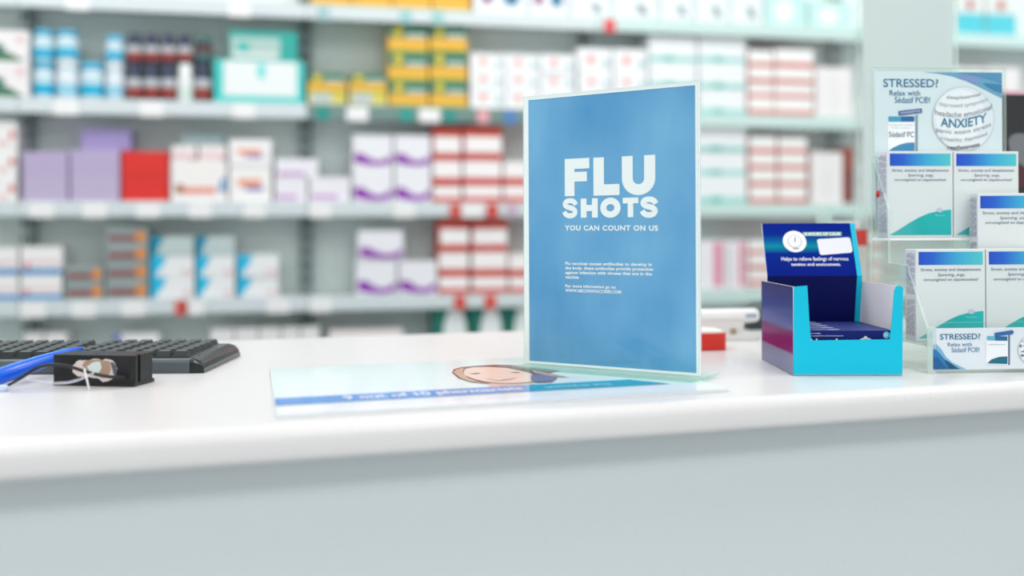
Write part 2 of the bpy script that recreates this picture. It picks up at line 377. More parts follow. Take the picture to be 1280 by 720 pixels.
mb = local(); mb.prism(side, lambda p, q, t: (t, p+T, q), 0, T, card)
mb.add([(-.0003, T, 0), (-.0003, DD+T, 0), (-.0003, DD+T, DH-.0012), (-.0003, T, DH-.0012)], [(3,2,1,0)], sidem); mb.build('side_panel', disp)
mb = local(); mb.prism(side, lambda p, q, t: (DW-t, p+T, q), 0, T, card); mb.build('side_panel', disp)
mb = local()   # riser: bent back panel
yb, yc, yt2 = DD-.002, DD-.022, DD+.006
zb, zc, zt = .002, .1015, .1645
bend = [(yb, zb), (yc, zc), (yt2, zt)]
def riser(mb, x0, x1, m_up, m_lo, off, t=.003):
    for (ya, za), (y2, z2), m_ in ((bend[0], bend[1], m_lo), (bend[1], bend[2], m_up)):
        vs = [(x0, ya-off, za), (x1, ya-off, za), (x1, y2-off, z2), (x0, y2-off, z2), (x0, ya-off+t, za), (x1, ya-off+t, za), (x1, y2-off+t, z2), (x0, y2-off+t, z2)]
        mb.add(vs, [(0,1,2,3),(7,6,5,4),(0,4,5,1),(1,5,6,2),(2,6,7,3),(3,7,4,0)], [m_, card, card, cyan, card, card])
glow = gradient('riser_band_print', [(0, (4, 30, 132)), (.42, (4, 40, 140)), (.56, (14, 140, 160)), (.66, (6, 96, 158)), (.78, (4, 42, 142)), (1, (4, 32, 138))], 2, zc, zt, .5, .04)
riser(mb, .0015, DW-.0075, glow, shaded_navy, 0); riser(mb, DW-.0075, DW-.0015, cyan, cyan, 0)  # lower riser colour darkened to carry the shade below the crease
back = mb.build('back_panel', disp)
Mr = DM @ Matrix.Translation((0, 0, 0))
u_ = (DM.to_3x3() @ Vector((1, 0, 0))); v_ = (DM.to_3x3() @ Vector((0, yt2-yc, zt-zc)))
rp = Pl(DM @ Vector((0, yc, zc)), u_, v_)
mb = MB(); wt = mat((248, 246, 248), .4)
hb = (v_.length)
k0 = rp.hit(993.2, 302)
rp.fig(mb, disc(rp, k0, .0142, 30), wt, .0004); 
rp.fig(mb, disc(rp, k0, .0084), mat((196, 186, 196), .4), .0007); rp.fig(mb, disc(rp, k0, .0076), wt, .0009)
rp.pxfig(mb, [(993, 297), (994, 297), (994, 303), (993, 303)], mat((70, 70, 110), .4), .0012)
rp.pxfig(mb, [(991, 310.5), (998, 310.5), (998, 311.6), (991, 311.6)], mat((120, 120, 170), .4), .0008)
rp.pxfig(mb, [(1003, 290.2), (1052, 290), (1052, 295), (1003, 295.2)], mat((120, 176, 160), .4), .0003)
pxwrite(mb, rp, '8 HOURS OF CALM', 1006, 290.6, 1050, 294.8, wt, .0006, bold=.03)
qd = [(1021, 300.6), (1023, 299), (1060, 296.8), (1062.5, 298), (1065.5, 313), (1064, 316), (1027, 319), (1024.5, 317.5)]
rp.pxfig(mb, qd, mat((240, 238, 246), .4), .0005)
pxwrite(mb, rp, 'Helps to relieve feelings of nervous', 977, 321.4, 1061, 327.6, wt, .0005, bold=.012)
pxwrite(mb, rp, 'tension and anxiousness.', 989, 328.6, 1051, 332.6, wt, .0005, bold=.02)
mb.build('back_print', disp, back)
for i in range(5):
    y0 = .006 + i*.0235; zt_ = .0475
    nm = ['frontmost', 'second from the front', 'third from the front', 'fourth from the front', 'rearmost'][i]
    loc = DM @ Vector((DW/2, y0, T+.0003))
    ct = thing('carton', 'navy slim medicine carton standing in the cyan display box, ' + nm, 'carton', tuple(loc), DR, 'navy cartons in the cyan display box')
    M_ = ROOTM[ct.name]; mb = MB(); mb.T = M_; cw = .0505
    ny = mat((6, 28, 108), .45, .2); mb.box((-cw, 0, 0), (cw, .022, zt_-.0015), ny); cb = mb.build('body', ct, bevel=.0004)
    tp = Pl(M_ @ Vector((-cw, 0, zt_-.0015)), M_.to_3x3() @ Vector((1, 0, 0)), M_.to_3x3() @ Vector((0, 1, 0)))
    mb = MB(); lt = mat((226, 226, 248), .4)
    tp.fig(mb, [(0.0, .0006), (2*cw, .0006), (2*cw, .0022), (0, .0022)], mat((120, 130, 205), .4), .0002)
    write(mb, tp, 'NERVOUS TENSION', .002, .009, .030, .007, lt, .0003, bold=.02)
    tp.fig(mb, [(.034, .008), (.047, .008), (.046, .014), (.033, .014)], lt, .0003)
    write(mb, tp, 'homeopathic medicine', .051, .010, .038, .004, mat((150, 160, 220), .4), .0003)
    if i == 0:
        fp_ = Pl(M_ @ Vector((-cw, 0, 0)), M_.to_3x3() @ Vector((1, 0, 0)), (0, 0, 1))
        fp_.fig(mb, disc(fp_, (.0935, .0410), .0037), mat((110, 200, 224), .4), .0004)
        write(mb, fp_, '60', .0920, .0398, .003, .0022, wt, .0006, bold=.02)
        write(mb, fp_, 'Homeopathic', .0115, .0422, .012, .0015, lt, .0004, bold=.01)
        write(mb, fp_, 'For temporary relief of anxiousness', .0115, .0395, .036, .0016, lt, .0004, bold=.01)
        for x_, z_ in ((.0125, .0362), (.0182, .0362), (.0395, .0362)): fp_.fig(mb, [(x_, z_-.001), (x_+.0016, z_-.001), (x_+.0016, z_+.0012), (x_, z_+.0012)], wt, .0004)
        for dx_, dz_ in ((0, .0017), (-.0026, 0), (.0026, 0), (-.0048, -.001), (.0048, -.001)): fp_.fig(mb, disc(fp_, (.0712+dx_, .0366+dz_), .0017, 12), mat((220, 222, 214), .4), .0004)
    mb.build('print', ct, cb)

# ------------------------------------------------------------------ acrylic dispenser with medicine boxes
A0 = Vector((.450, 1.126, TOP+.0003)); AR = R(5.0)
acr = thing('acrylic_dispenser', 'clear tiered acrylic dispenser stand with a printed header card', 'display stand', tuple(A0), AR)
AM = ROOTM[acr.name]; AW, AB = .170, .140
sheet = lambda: (lambda m_: (setattr(m_, 'T', AM), m_)[1])(MB())
sprof = [(0, 0), (.0015, .046), (.050, .116), (.096, .117), (.096, .181), (.134, .237), (AB, .245), (AB, 0)]
for x_ in (0, AW-.003):
    mb = sheet(); mb.prism(sprof if x_ == 0 else [(0, 0), (.0015, .046), (.035, .092), (.1040, .092), (.1040, .181)] + sprof[5:], lambda p, q, t: (x_+t, p, q), 0, .003, EDGE, CLEAR); mb.build('side_panel', acr)
mb = sheet(); mb.box((0, AB, 0), (AW, AB+.003, .3535), CLEAR, [EDGE, EDGE, CLEAR, EDGE, CLEAR, EDGE]); mb.box((0, AB-.0035, .12), (AW, AB-.0005, .3535), CLEAR, [EDGE, EDGE, CLEAR, EDGE, CLEAR, EDGE]); mb.build('back_panel', acr)
mb = sheet(); six = [CLEAR, CLEAR, EDGE, EDGE, EDGE, EDGE]
mb.box((.003, .008, .028), (AW-.003, AB-.004, .031), CLEAR, six); mb.build('lower_shelf', acr)
mb = sheet(); mb.box((-.001, .1005, .1435), (AW+.001, AB-.004, .1465), CLEAR, [CLEAR, CLEAR, frost, EDGE, EDGE, frost]); mb.build('upper_shelf', acr)
mb = sheet(); mb.box((.096, .0615, .0925), (AW-.0035, .1002, .0950), CLEAR, six); mb.box((.096, .1005, .0925), (AW-.0035, .1027, .1434), CLEAR, six); mb.build('middle_shelf', acr)
mb = sheet(); mb.box((-.002, -.0035, 0), (.0075, -.0005, .050), EDGE); mb.box((.0078, -.0025, .001), (AW, -.0005, .055), CLEAR, [EDGE, EDGE, CLEAR, EDGE, CLEAR, EDGE]); mb.build('front_lip', acr)
# header card
hp = Pl(AM @ Vector((0, AB-.0042, 0)), AM.to_3x3() @ Vector((1, 0, 0)), (0, 0, 1))
cardm = mat((212, 230, 233), .3)
c_l, c_r = hp.hit(1093, 150)[0], hp.hit(1252.6, 150)[0]; c_t = hp.hit(1170, 89.6)[1]
mb = MB(); slab(mb, hp, c_l, c_r, .16, c_t, -.0002, .0004, cardm); hc = mb.build('header_card', acr)
mb = MB(); Hn = mat((46, 110, 148), .4); o1 = .0007
HP = lambda pts, c, k=1: hp.pxfig(mb, pts, c, .0004 + .0003*k)
# sweep across the corner
sw = [(1152, 90.6), (1172, 92), (1190, 95.5), (1207, 101), (1222, 108), (1237, 115.5), (1252, 123)]
HP([(1152, 90.2)] + [(1252, 91)] + sw[::-1][:-1], mat((104, 164, 196), .4))
HP([(1195, 90.6), (1252, 91), (1252, 104), (1236, 99), (1215, 93.5)], mat((84, 146, 184), .4), 2)
HP([(1196, 97), (1212, 94), (1226, 98), (1220, 105), (1208, 101)], mat((128, 150, 200), .4), 2)
HP([(1228, 104), (1252, 106), (1252, 116), (1240, 112)], mat((60, 132, 172), .4), 3)
pxwrite(mb, hp, 'STRESSED?', 1103.8, 98.4, 1172.6, 109, Hn, o1, bold=.012, yb2=109.4)
pxwrite(mb, hp, 'Relax with', 1111.6, 112.8, 1150, 119.6, Hn, o1, bold=.008)
pxwrite(mb, hp, 'Sédatif PC®!', 1118, 120.6, 1162.4, 128.8, Hn, o1, bold=.008)
# little pictured box
HP([(1109.6, 144.6), (1143.4, 144.6), (1143.4, 189.4), (1109.6, 189.4)], mat((244, 250, 252), .4))
HP([(1143.4, 144.6), (1147, 143), (1147, 189), (1143.4, 189.4)], mat((130, 156, 170), .4))
HP([(1110, 145.4), (1126, 145.4), (1126, 152.2), (1110, 152.2)], mat((70, 160, 190), .4), 2); HP([(1126, 145.4), (1142.6, 145.4), (1142.6, 152.2), (1126, 152.2)], mat((40, 104, 160), .4), 2)
HP([(1122.4, 139), (1151.6, 135.6), (1152.2, 141), (1123, 144.6)], mat((50, 100, 156), .4), 3)
pxwrite(mb, hp, 'NON PRESCRIPTION', 1125, 140.4, 1149.5, 142.8, wt, .0017, yb2=139.8)
pxwrite(mb, hp, 'Homeopathic medicine', 1111, 155.5, 1141, 157.5, mat((130, 150, 165), .4), .0011); pxwrite(mb, hp, 'stress anxiety', 1114, 159, 1138, 161, mat((150, 165, 175), .4), .0011)
pxwrite(mb, hp, 'Sédatif PC', 1110.8, 164.6, 1142, 171.4, mat((50, 84, 110), .4), .0011)
HP([(1110, 189), (1116, 184.5), (1125, 180.5), (1134, 178.4), (1142.8, 178), (1142.8, 189)], mat((64, 140, 184), .4), 2)
gc = hp.hit(1203.6, 148.6); gr = (hp.hit(1242.4, 148.6)[0] - hp.hit(1164.8, 148.6)[0])/2
hp.fig(mb, disc(hp, gc, gr, 44), mat((196, 208, 214), .4), .0012); hp.fig(mb, disc(hp, gc, gr*.972, 44), mat((222, 233, 238), .4), .0014)
hp.fig(mb, disc(hp, (gc[0]-gr*.12, gc[1]+gr*.1), gr*.8, 44), mat((232, 241, 244), .4), .0016)
lines = [('sleeplessness', .68, (140, 150, 156), .14), ('depressed symptoms', .42, (172, 180, 186), .17), ('headache emotional', .15, (132, 142, 150), .17), ('ANXIETY', -.17, (46, 120, 158), .28),
         ('panic exam stress', -.40, (140, 150, 156), .16), ('irritability depressed', -.62, (172, 182, 188), .14), ('restlessness', -.84, (90, 100, 108), .13)]
for t, yy, c_, hh in lines:
    half = math.sqrt(max(.02, 1-(abs(yy + hh/2)+.07)**2))*gr*.96
    if t == 'ANXIETY': half = gr*.74
    wf = lambda a, b: (a, b - .10*gr + .10*gr*((a-gc[0])/gr)**2*2 + .10*(a-gc[0]))
    write(mb, hp, t, gc[0]-half, gc[1]+yy*gr, 2*half, hh*gr, mat(c_, .4), .0019, bold=.02 if hh > .2 or yy < -.6 else .006, warp=wf)
mb.build('header_print', acr, hc)
# front strip card
fp2 = Pl(AM @ Vector((0, -.0027, 0)), AM.to_3x3() @ Vector((1, 0, 0)), (0, 0, 1))
s_l = fp2.hit(1165.6, 436)[0]; s_b = fp2.hit(1200, 462)[1]; s_t = fp2.hit(1200, 410)[1]
mb = MB(); slab(mb, fp2, s_l, AW, s_b, s_t, 0, .0005, mat((222, 231, 238), .3)); sc_ = mb.build('strip_card', acr)
mb = MB(); FP = lambda pts, c, k=1: fp2.pxfig(mb, pts, c, .0005 + .0003*k)
FP([(1166, 431), (1170, 430), (1176, 436), (1182, 446), (1190, 453), (1200, 458), (1207, 461.2), (1166, 461.6)], mat((120, 180, 212), .4))
FP([(1166, 436), (1170, 437), (1176, 444), (1182, 451), (1192, 457), (1200, 461.3), (1166, 461.6)], mat((40, 120, 176), .4), 2)
FP([(1166, 446), (1172, 447), (1178, 455), (1184, 461.4), (1166, 461.6)], mat((20, 92, 150), .4), 3)
FP([(1180, 449), (1188, 454), (1198, 461.2), (1186, 461.4)], mat((22, 80, 118), .4), 3)
pxwrite(mb, fp2, 'STRESSED?', 1174.4, 417.4, 1225, 424.6, Hn, .0009, bold=.012)
pxwrite(mb, fp2, 'Relax with', 1184.2, 428.2, 1214.4, 433, mat((74, 130, 170), .4), .0009, bold=.004)
pxwrite(mb, fp2, 'Sédatif PC®!', 1189, 434.2, 1224, 440.4, mat((74, 130, 170), .4), .0009, bold=.004)
FP([(1232, 419.5), (1259.5, 419.5), (1259.5, 456.5), (1232, 455)], mat((238, 244, 248), .4)); FP([(1259.5, 419.5), (1262, 417.6), (1262, 455.6), (1259.5, 456.5)], mat((96, 116, 140), .4))
FP([(1233, 420), (1243, 420), (1243, 425.6), (1233, 425)], mat((96, 178, 204), .4), 2); FP([(1243, 420), (1258.6, 420.4), (1258.6, 425.8), (1243, 425.6)], mat((28, 106, 158), .4), 2)
FP([(1242, 416), (1264, 412.6), (1266.4, 413.8), (1265.6, 417.4), (1243, 420.6)], mat((44, 102, 166), .4), 3)
FP([(1233.5, 454), (1239, 449), (1248, 446), (1258.6, 445.4), (1258.6, 454.8)], mat((24, 106, 132), .4), 2)
FP([(1235, 430.3), (1256, 430.3), (1256, 430.9), (1235, 430.9)], mat((150, 165, 178), .4), 2)
g2 = fp2.hit(1289, 437); g2r = fp2.hit(1289, 437)[0] - fp2.hit(1271.5, 437)[0]
g2c = [q for q in disc(fp2, g2, g2r, 40) if q[0] < AW-.001]
fp2.fig(mb, g2c, mat((196, 206, 212), .4), .0011)
fp2.fig(mb, [q for q in disc(fp2, g2, g2r*.95, 40) if q[0] < AW-.001], mat((228, 236, 240), .4), .0013)
for t, dz_, c_ in (('depressed', .5, (150, 160, 168)), ('headache', .18, (90, 100, 110)), ('ANXI', -.15, (40, 110, 150)), ('panic', -.45, (110, 120, 130))):
    a_ = g2[0] - g2r*math.sqrt(1-dz_*dz_)*.9
    write(mb, fp2, t, a_, g2[1]+dz_*g2r, AW-.001-a_, .0028, mat(c_, .4), .0016, bold=.01)
mb.build('strip_print', acr, sc_)
# red dot sticker on the side
mb = sheet(); mb.lathe([(0.0001, 0), (.0046, 0), (.0046, .0006), (.0001, .0006)], mat((206, 40, 40), .4), n=20)
dv = mb.v; mb.v = [AM @ Matrix.Translation((-.0007, .122, .199)) @ Matrix.Rotation(R(90), 4, 'Y') @ (AM.inverted() @ v) for v in dv]; mb.build('red_sticker', acr)
# medicine boxes
BW, BD, BH = .0808, .026, .1025
bandm = gradient('box_band_print', [(0, (30, 74, 196)), (.25, (36, 100, 206)), (.6, (60, 170, 214)), (1, (84, 204, 206))], 0, -BW/2, BW/2, .35)
teal = gradient('box_wave_print', [(0, (84, 186, 190)), (.5, (24, 178, 176)), (1, (34, 188, 188))], 0, -BW/2, BW/2, .35)
def med_box():
    t = thing('medicine_box', 'x', 'medicine box')
    bodym = mat((222, 230, 230), .4); mb = MB(); mb.box((-BW/2, 0, 0), (BW/2, BD, BH), bodym, [bodym, mat((246, 236, 232), .4), bodym, bodym, bodym, mat((228, 230, 238), .4)])
    b = mb.build('carton', t, bevel=.0006)
    pl = Pl((-BW/2, 0, 0), (1, 0, 0), (0, 0, 1)); mb = MB(); H = BH; o_ = .0003
    pl.fig(mb, [(.003, H-.0175), (BW-.003, H-.0175), (BW-.003, H-.003), (.003, H-.003)], bandm, o_)
    tx = mat((92, 116, 138), .4)
    write(mb, pl, 'Stress, anxiety and sleeplessness', .0055, H-.0255, BW-.011, .0046, tx, o_, bold=.004)
    write(mb, pl, 'Spanning, angs,', .025, H-.0312, .032, .0044, tx, o_, bold=.004, shear=.2)
    write(mb, pl, 'onrustigheid en slapeloosheid', .0085, H-.0365, BW-.017, .0042, tx, o_, bold=.006, shear=.2)
    cv = [(.002, .003), (BW-.0025, .003), (BW-.0025, .033), (.072, .0325), (.062, .0312), (.050, .0285), (.038, .0235), (.026, .0170), (.014, .0095)]
    pl.fig(mb, cv, teal, o_)
    pl.fig(mb, disc(pl, (.064, .0325), .0040, 18, .0028), mat((196, 204, 222), .4), o_*2)
    write(mb, pl, '90 comprimés', .0585, .0248, .012, .0024, mat((170, 230, 228), .4), o_*2)
    mb.build('front_print', t, b)
    ps = Pl((-BW/2, BD, 0), (0, -1, 0), (0, 0, 1)); mb = MB(); gx = mat((166, 164, 184), .4)
    for k in range(5):
        for z0, z1 in ((.006, .046), (.052, .098)):
            zz = z0
            while zz < z1:
                l_ = random.uniform(.004, .009); ps.fig(mb, [(.004+k*.004, zz), (.0058+k*.004, zz), (.0058+k*.004, min(zz+l_, z1)), (.004+k*.004, min(zz+l_, z1))], gx, .0003); zz += l_+.0015
    mb.build('side_print', t, b)
    return t
m0 = med_box(); first = True
for (u0, v0, z0, rz, lab) in [
    (.0035+BW/2, .034, .0313, AR, 'white medicine box with teal wave, lower left pocket of acrylic dispenser'),
    (.0035+BW*1.5+.0012, .034, .0313, AR, 'white medicine box in lower right pocket, cut by picture edge'),
    (.0035+BW/2, .1045, .1468, AR, 'white medicine box with teal wave, upper left pocket beside red dot'),
    (.0035+BW*1.5+.0012, .1045, .1468, AR, 'white medicine box in upper right pocket below the word restlessness'),
    (.1375, .0672, .0953, R(-4), 'turned white medicine box with text-covered side, middle tier between upper and lower pockets')]:
    o = m0 if first else copy_tree(m0); first = False
    o.location = AM @ Vector((u0, v0, z0)); o.rotation_euler = (0, 0, rz); o['label'] = lab; o['group'] = 'white medicine boxes in the acrylic dispenser'

# ------------------------------------------------------------------ keyboard
K0 = on_z(255, 466.5); KW, KD = .44, .165
kb = thing('keyboard', 'black computer keyboard lying at the left of the counter', 'keyboard', (K0.x, K0.y, TOP+.0004), R(1.0))
KM = ROOTM[kb.name]
kgrey = mat((84, 92, 98), .4); kdark = mat((38, 44, 46), .5); kgloss = mat((30, 36, 38), .18)
zf, zr_ = .0165, .020
mb = MB(); mb.T = KM
kp = [(0, 0), (KD, 0), (KD+.002, .006), (KD, zr_-.003), (KD-.004, zr_-.001), (.010, zf-.0015), (.003, zf-.003), (0, zf-.007)]
kp = [(0, 0), (KD, 0), (KD+.001, .009), (KD-.003, .0155), (KD-.010, .017), (.004, zf-.001), (.0012, zf-.0022), (0, zf-.005)]
mb.prism(kp, lambda p, q, t: (t, p, q), -KW, -.016, kgrey, kgrey); mb.build('case', kb, bevel=.0008)
mb = MB(); mb.T = KM
ring = []
for t, sc in ((-.0158, 1), (-.011, 1), (-.005, .86), (-.0015, .6), (0, .32)):
    ring.append([(t, p, q*sc + (0 if sc == 1 else 0)) for p, q in kp])
n = len(kp); vs = [v for r_ in ring for v in r_]
fs = [(i*n+k, i*n+(k+1) % n, (i+1)*n+(k+1) % n, (i+1)*n+k) for i in range(len(ring)-1) for k in range(n)]
mb.add(vs, fs, kgloss, False); mb.add(vs, [list(range(n))[::-1], list(range((len(ring)-1)*n, len(ring)*n))], kgloss); mb.build('end_cap', kb)
# key bed
mb = MB(); mb.T = KM; mb.box((-KW+.008, .012, .0145), (-.020, KD-.012, .0166), kdark); mb.build('key_bed', kb)
def key_mesh():
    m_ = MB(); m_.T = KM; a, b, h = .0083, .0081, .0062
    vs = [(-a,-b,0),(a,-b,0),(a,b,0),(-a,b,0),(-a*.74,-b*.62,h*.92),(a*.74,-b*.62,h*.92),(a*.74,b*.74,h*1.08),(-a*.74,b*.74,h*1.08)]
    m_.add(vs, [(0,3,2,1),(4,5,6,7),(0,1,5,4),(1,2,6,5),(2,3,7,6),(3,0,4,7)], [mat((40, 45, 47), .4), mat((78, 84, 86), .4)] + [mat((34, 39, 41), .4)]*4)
    return m_
k0_ = None
legend = mat((176, 180, 184), .5)
for row in range(6):
    for c_ in range(14):
        x_ = -.0315 - c_*.0190 - (.004 if c_ > 3 else 0) - (.003*row if c_ > 6 else 0); y_ = .024 + row*.0236
        if k0_ is None: k0_ = key_mesh().build('key', kb); kk = k0_; kk.parent = kb
        else: kk = k0_.copy(); COL.objects.link(kk); kk.parent = kb
        kk.location = (x_, y_, .0166)
# ------------------------------------------------------------------ black block with torn sticker
B0 = on_z(167.5, 484); BR = R(-9.5)
blk = thing('card_reader', 'small black block with torn sticker residue, in front of keyboard', 'card reader', (B0.x, B0.y, TOP+.0004), BR)
BM = ROOTM[blk.name]; bm_ = noisy('black_plastic', (16, 18, 19), (24, 27, 28), 60, .4)
mb = MB(); mb.T = BM; bw, bd, bh = .089, .040, .0312
pr = [(-bw, 0), (-.003, 0), (0, .003), (0, .0085), (-.0035, .0085), (-.0035, .0125), (0, .0125), (0, bd-.003), (-.003, bd), (-bw, bd)]
mb.prism(pr, lambda p, q, t: (p, q, t), .003, bh, bm_); body = mb.build('housing', blk, bevel=.0007)
mb = MB(); mb.T = BM; mb.box((-bw-.0005, -.0005, 0), (.0005, bd+.0005, .0036), BLACK); mb.build('base_plate', blk, bevel=.0006)
bp = Pl(BM @ Vector((-bw, 0, 0)), BM.to_3x3() @ Vector((1, 0, 0)), (0, 0, 1))
mb = MB()
def ragged(pts, amp, n=3):
    out = []
    for i, p in enumerate(pts):
        q = pts[(i+1) % len(pts)]
        for k in range(n): t = k/n; out.append((p[0]+(q[0]-p[0])*t+random.uniform(-amp, amp), p[1]+(q[1]-p[1])*t+random.uniform(-amp, amp)))
    return out
cxs = bp.hit(118, 463)
E = lambda a, b, n_=11: [(cxs[0]+a*math.cos(2*math.pi*i/n_), cxs[1]+b*math.sin(2*math.pi*i/n_)) for i in range(n_)]
bp.fig(mb, ragged([bp.hit(*p) for p in ((92, 456), (97, 451), (106, 449.5), (122, 449), (138, 449.5), (145, 454), (147, 463), (145, 470), (139, 475), (128, 477), (120, 472), (108, 470), (98, 470), (91, 466))], .0008), mat((218, 206, 202), .8), .0003)
bp.fig(mb, ragged([bp.hit(*p) for p in ((103, 457), (107, 450.5), (128, 450), (137, 452), (139, 460), (137, 468), (130, 473), (121, 470), (112, 464))], .0005), mat((172, 142, 120), .8), .0006)
bp.fig(mb, ragged([bp.hit(*p) for p in ((109, 458), (118, 452), (126, 452), (128, 460), (124, 466), (114, 467))], .0005), mat((214, 226, 226), .7), .0009)
bp.fig(mb, ragged([bp.hit(*p) for p in ((139, 452), (145, 455), (147, 464), (144, 472), (141, 466), (140, 458))], .0008), mat((92, 92, 108), .7), .0007)
mb.build('torn_sticker', blk, body)
# ------------------------------------------------------------------ tethered pen with cords
pA, pB = at(-16, 476.5, 1.04), at(104.5, 434.6, 1.178)
pen = thing('pen', 'blue pen resting its tip on the keyboard, tethered by cords', 'pen', (pA.x, pA.y, TOP+.0004), math.atan2(pB.y-pA.y, pB.x-pA.x))
pblue = mat((18, 92, 220), .25); pcy = mat((30, 150, 232), .2)
L = lambda t: pA.lerp(pB, t)
mb = MB(); mb.tube([L(0), L(.02), L(.3), L(.55), L(.8), L(.93), L(.985)], [.0072, .0082, .0080, .0070, .0050, .0034, .0018], pblue, 18); pb_ = mb.build('barrel', pen)
mb = MB(); up = Vector((-.004, -.0012, .0064)); mb.tube([L(.03)+up, L(.3)+up*.97, L(.55)+up*.86, L(.8)+up*.62, L(.9)+up*.46], [.0017, .0018, .0017, .0014, .0007], pcy, 10); mb.build('highlight_strip', pen)  # lighter strip on the barrel: its top highlight painted as colour
mb = MB(); mb.tube([L(.98), L(1.0)], [.0017, .0006], mat((232, 220, 176), .3, metal=.0), 10); mb.build('tip', pen)
mb = MB(); e_ = at(3, 486.5, 1.02); mb.tube([at(-14, 489, 1.02), at(-4, 487.5, 1.02), e_, at(9, 483.5, 1.03)], [.0030, .0046, .0046, .0024], mat((196, 214, 240), .25), 12); mb.build('cord_sleeve', pen)
cb_ = smooth([at(8, 483.2, 1.028), at(16, 478.5, 1.03), at(30, 470, 1.03), at(45, 460.5, 1.032), at(58, 456.4, 1.034), at(72, 456, 1.035), at(88, 458.6, 1.036), at(104, 463.5, 1.036), at(120, 467.8, 1.037), at(136, 470.8, 1.038), at(150, 471.6, 1.042), at(156, 471.4, 1.047)])
mb = MB(); mb.tube(cb_, .0017, mat((30, 32, 34), .4), 8); o = mb.build('tether_cord', pen); o['label'] = 'black tether cord'
cw_ = smooth([at(10, 486, 1.02), at(24, 478, 1.022), at(36, 474.5, 1.024), at(52, 477, 1.026), at(70, 479, 1.028), at(88, 477.5, 1.03), at(104, 472.5, 1.032), at(117, 466.5, 1.033)], 34)
hel = []
for i, p in enumerate(cw_): hel.append(p + Vector((0, math.cos(i*1.3), math.sin(i*1.3)))*.0010)
mb = MB(); mb.tube(hel, .0006, mat((222, 222, 236), .3), 6); o = mb.build('tether_coil', pen); o['label'] = 'whitish coiled tether'
tie = smooth([at(105.5, 461, 1.0325), at(106.5, 466, 1.031), at(109, 476, 1.029), at(111.5, 487, 1.0285)], 5)
mb = MB(); mb.tube(tie, .0009, mat((236, 240, 240), .4), 8); mb.build('cable_tie', pen)

# ------------------------------------------------------------------ things behind the sign on the counter
r0 = on_z(908, 438)
tub = thing('tub', 'red round-cornered tub with white lid behind blue sign', 'tub', (r0.x-.05, r0.y+.03, TOP+.0004), R(6))
def rrect(w_, d_, r_, n=6):
    out = []
    for cx_, cy_, a0_ in ((w_/2-r_, d_/2-r_, 0), (-w_/2+r_, d_/2-r_, 90), (-w_/2+r_, -d_/2+r_, 180), (w_/2-r_, -d_/2+r_, 270)):
        for k in range(n+1): a = R(a0_+90*k/n); out.append((cx_+r_*math.cos(a), cy_+r_*math.sin(a)))
    return out
mb = MB(); mb.T = ROOTM[tub.name]; mb.prism(rrect(.10, .07, .014), lambda p, q, t: (p, q, t), 0, .0215, mat((228, 52, 40), .4), smooth=True); mb.build('body', tub)
mb = MB(); mb.T = ROOTM[tub.name]; mb.prism(rrect(.094, .064, .012), lambda p, q, t: (p, q, t), .0216, .0245, mat((250, 244, 236), .4)); mb.build('lid', tub)
s0 = on_z(918, 425.5)
scn = thing('barcode_scanner', 'white barcode scanner lying on its stand behind the sign', 'scanner', (s0.x, s0.y+.02, TOP+.0004), R(8))
SM_ = ROOTM[scn.name]; sw_ = mat((243, 240, 240), .35)
Ls = lambda x, y, z: SM_ @ Vector((x, y, z))
mb = MB(); mb.tube([Ls(x, 0, .0335+.0010*x*10) for x in (-.13, -.127, -.10, -.03, .026, .036, .040, .0415)], [.006, .010, .0115, .0105, .0105, .0098, .0075, .004], sw_, 20); mb.build('head', scn)
mb = MB(); mb.T = SM_; mb.prism([(-.030, .006), (.012, .006), (.016, .027), (-.060, .027)], lambda p, q, t: (p, t, q), -.012, .012, mat((226, 222, 220), .4)); mb.build('neck', scn, bevel=.003)
mb = MB(); mb.T = SM_; mb.prism(rrect(.085, .06, .02), lambda p, q, t: (p-.005, q, t), 0, .007, mat((226, 224, 222), .4)); mb.build('base', scn, bevel=.002)
mb = MB(); mb.T = SM_; mb.box((.018, -.0112, .0315), (.034, -.0098, .0365), mat((150, 164, 190), .4)); mb.build('badge', scn)
mb = MB(); mb.T = SM_; mb.box((-.006, -.0128, .008), (.003, -.0121, .016), mat((168, 150, 128), .5)); mb.build('trigger', scn)
t0 = at(958, 409, 1.66); t0.z = TOP
term = thing('card_terminal', 'low dark desk device behind the white scanner', 'terminal', (t0.x, t0.y, TOP+.0004), R(14))
mb = MB(); mb.T = ROOTM[term.name]; mb.prism([(-.032, 0), (.10, 0), (.10, .042), (.02, .040), (-.028, .026)], lambda p, q, t: (p, t, q), 0, .085, mat((52, 66, 66), .4)); mb.build('case', term, bevel=.003)
mb = MB(); mb.T = ROOTM[term.name]; mb.box((.028, .012, .0405), (.09, .07, .0445), mat((34, 44, 46), .4)); mb.build('keypad', term, bevel=.0015)
# tall protective screen standing on the counter, upper half frosted white
g0, g1 = at(1073, 200, 1.72), at(1195.5, 200, 1.40)
ge = Vector((g1.x-g0.x, g1.y-g0.y, 0)); gl = ge.length; gp = Pl((g0.x, g0.y, TOP+.0004), ge, (0, 0, 1))
scr = thing('screen', 'tall frosted white acrylic counter screen behind the dispenser', 'counter screen', (g0.x, g0.y, TOP+.0004), math.atan2(ge.y, ge.x))
mb = MB(); slab(mb, gp, 0, gl, .004, .62, -.004, .004, CLEAR, EDGE); gpan = mb.build('panel', scr)
mb = MB(); gz = gp.hit(1085, 270)[1]; slab(mb, gp, .030, gl-.001, gz, .62, .0042, .0052, mat((216, 230, 228), .6)); mb.build('white_film', scr, gpan)
mb = MB(); slab(mb, gp, 0, gl, 0, .004, -.03, .03, CLEAR, EDGE); mb.build('base_plate', scr)
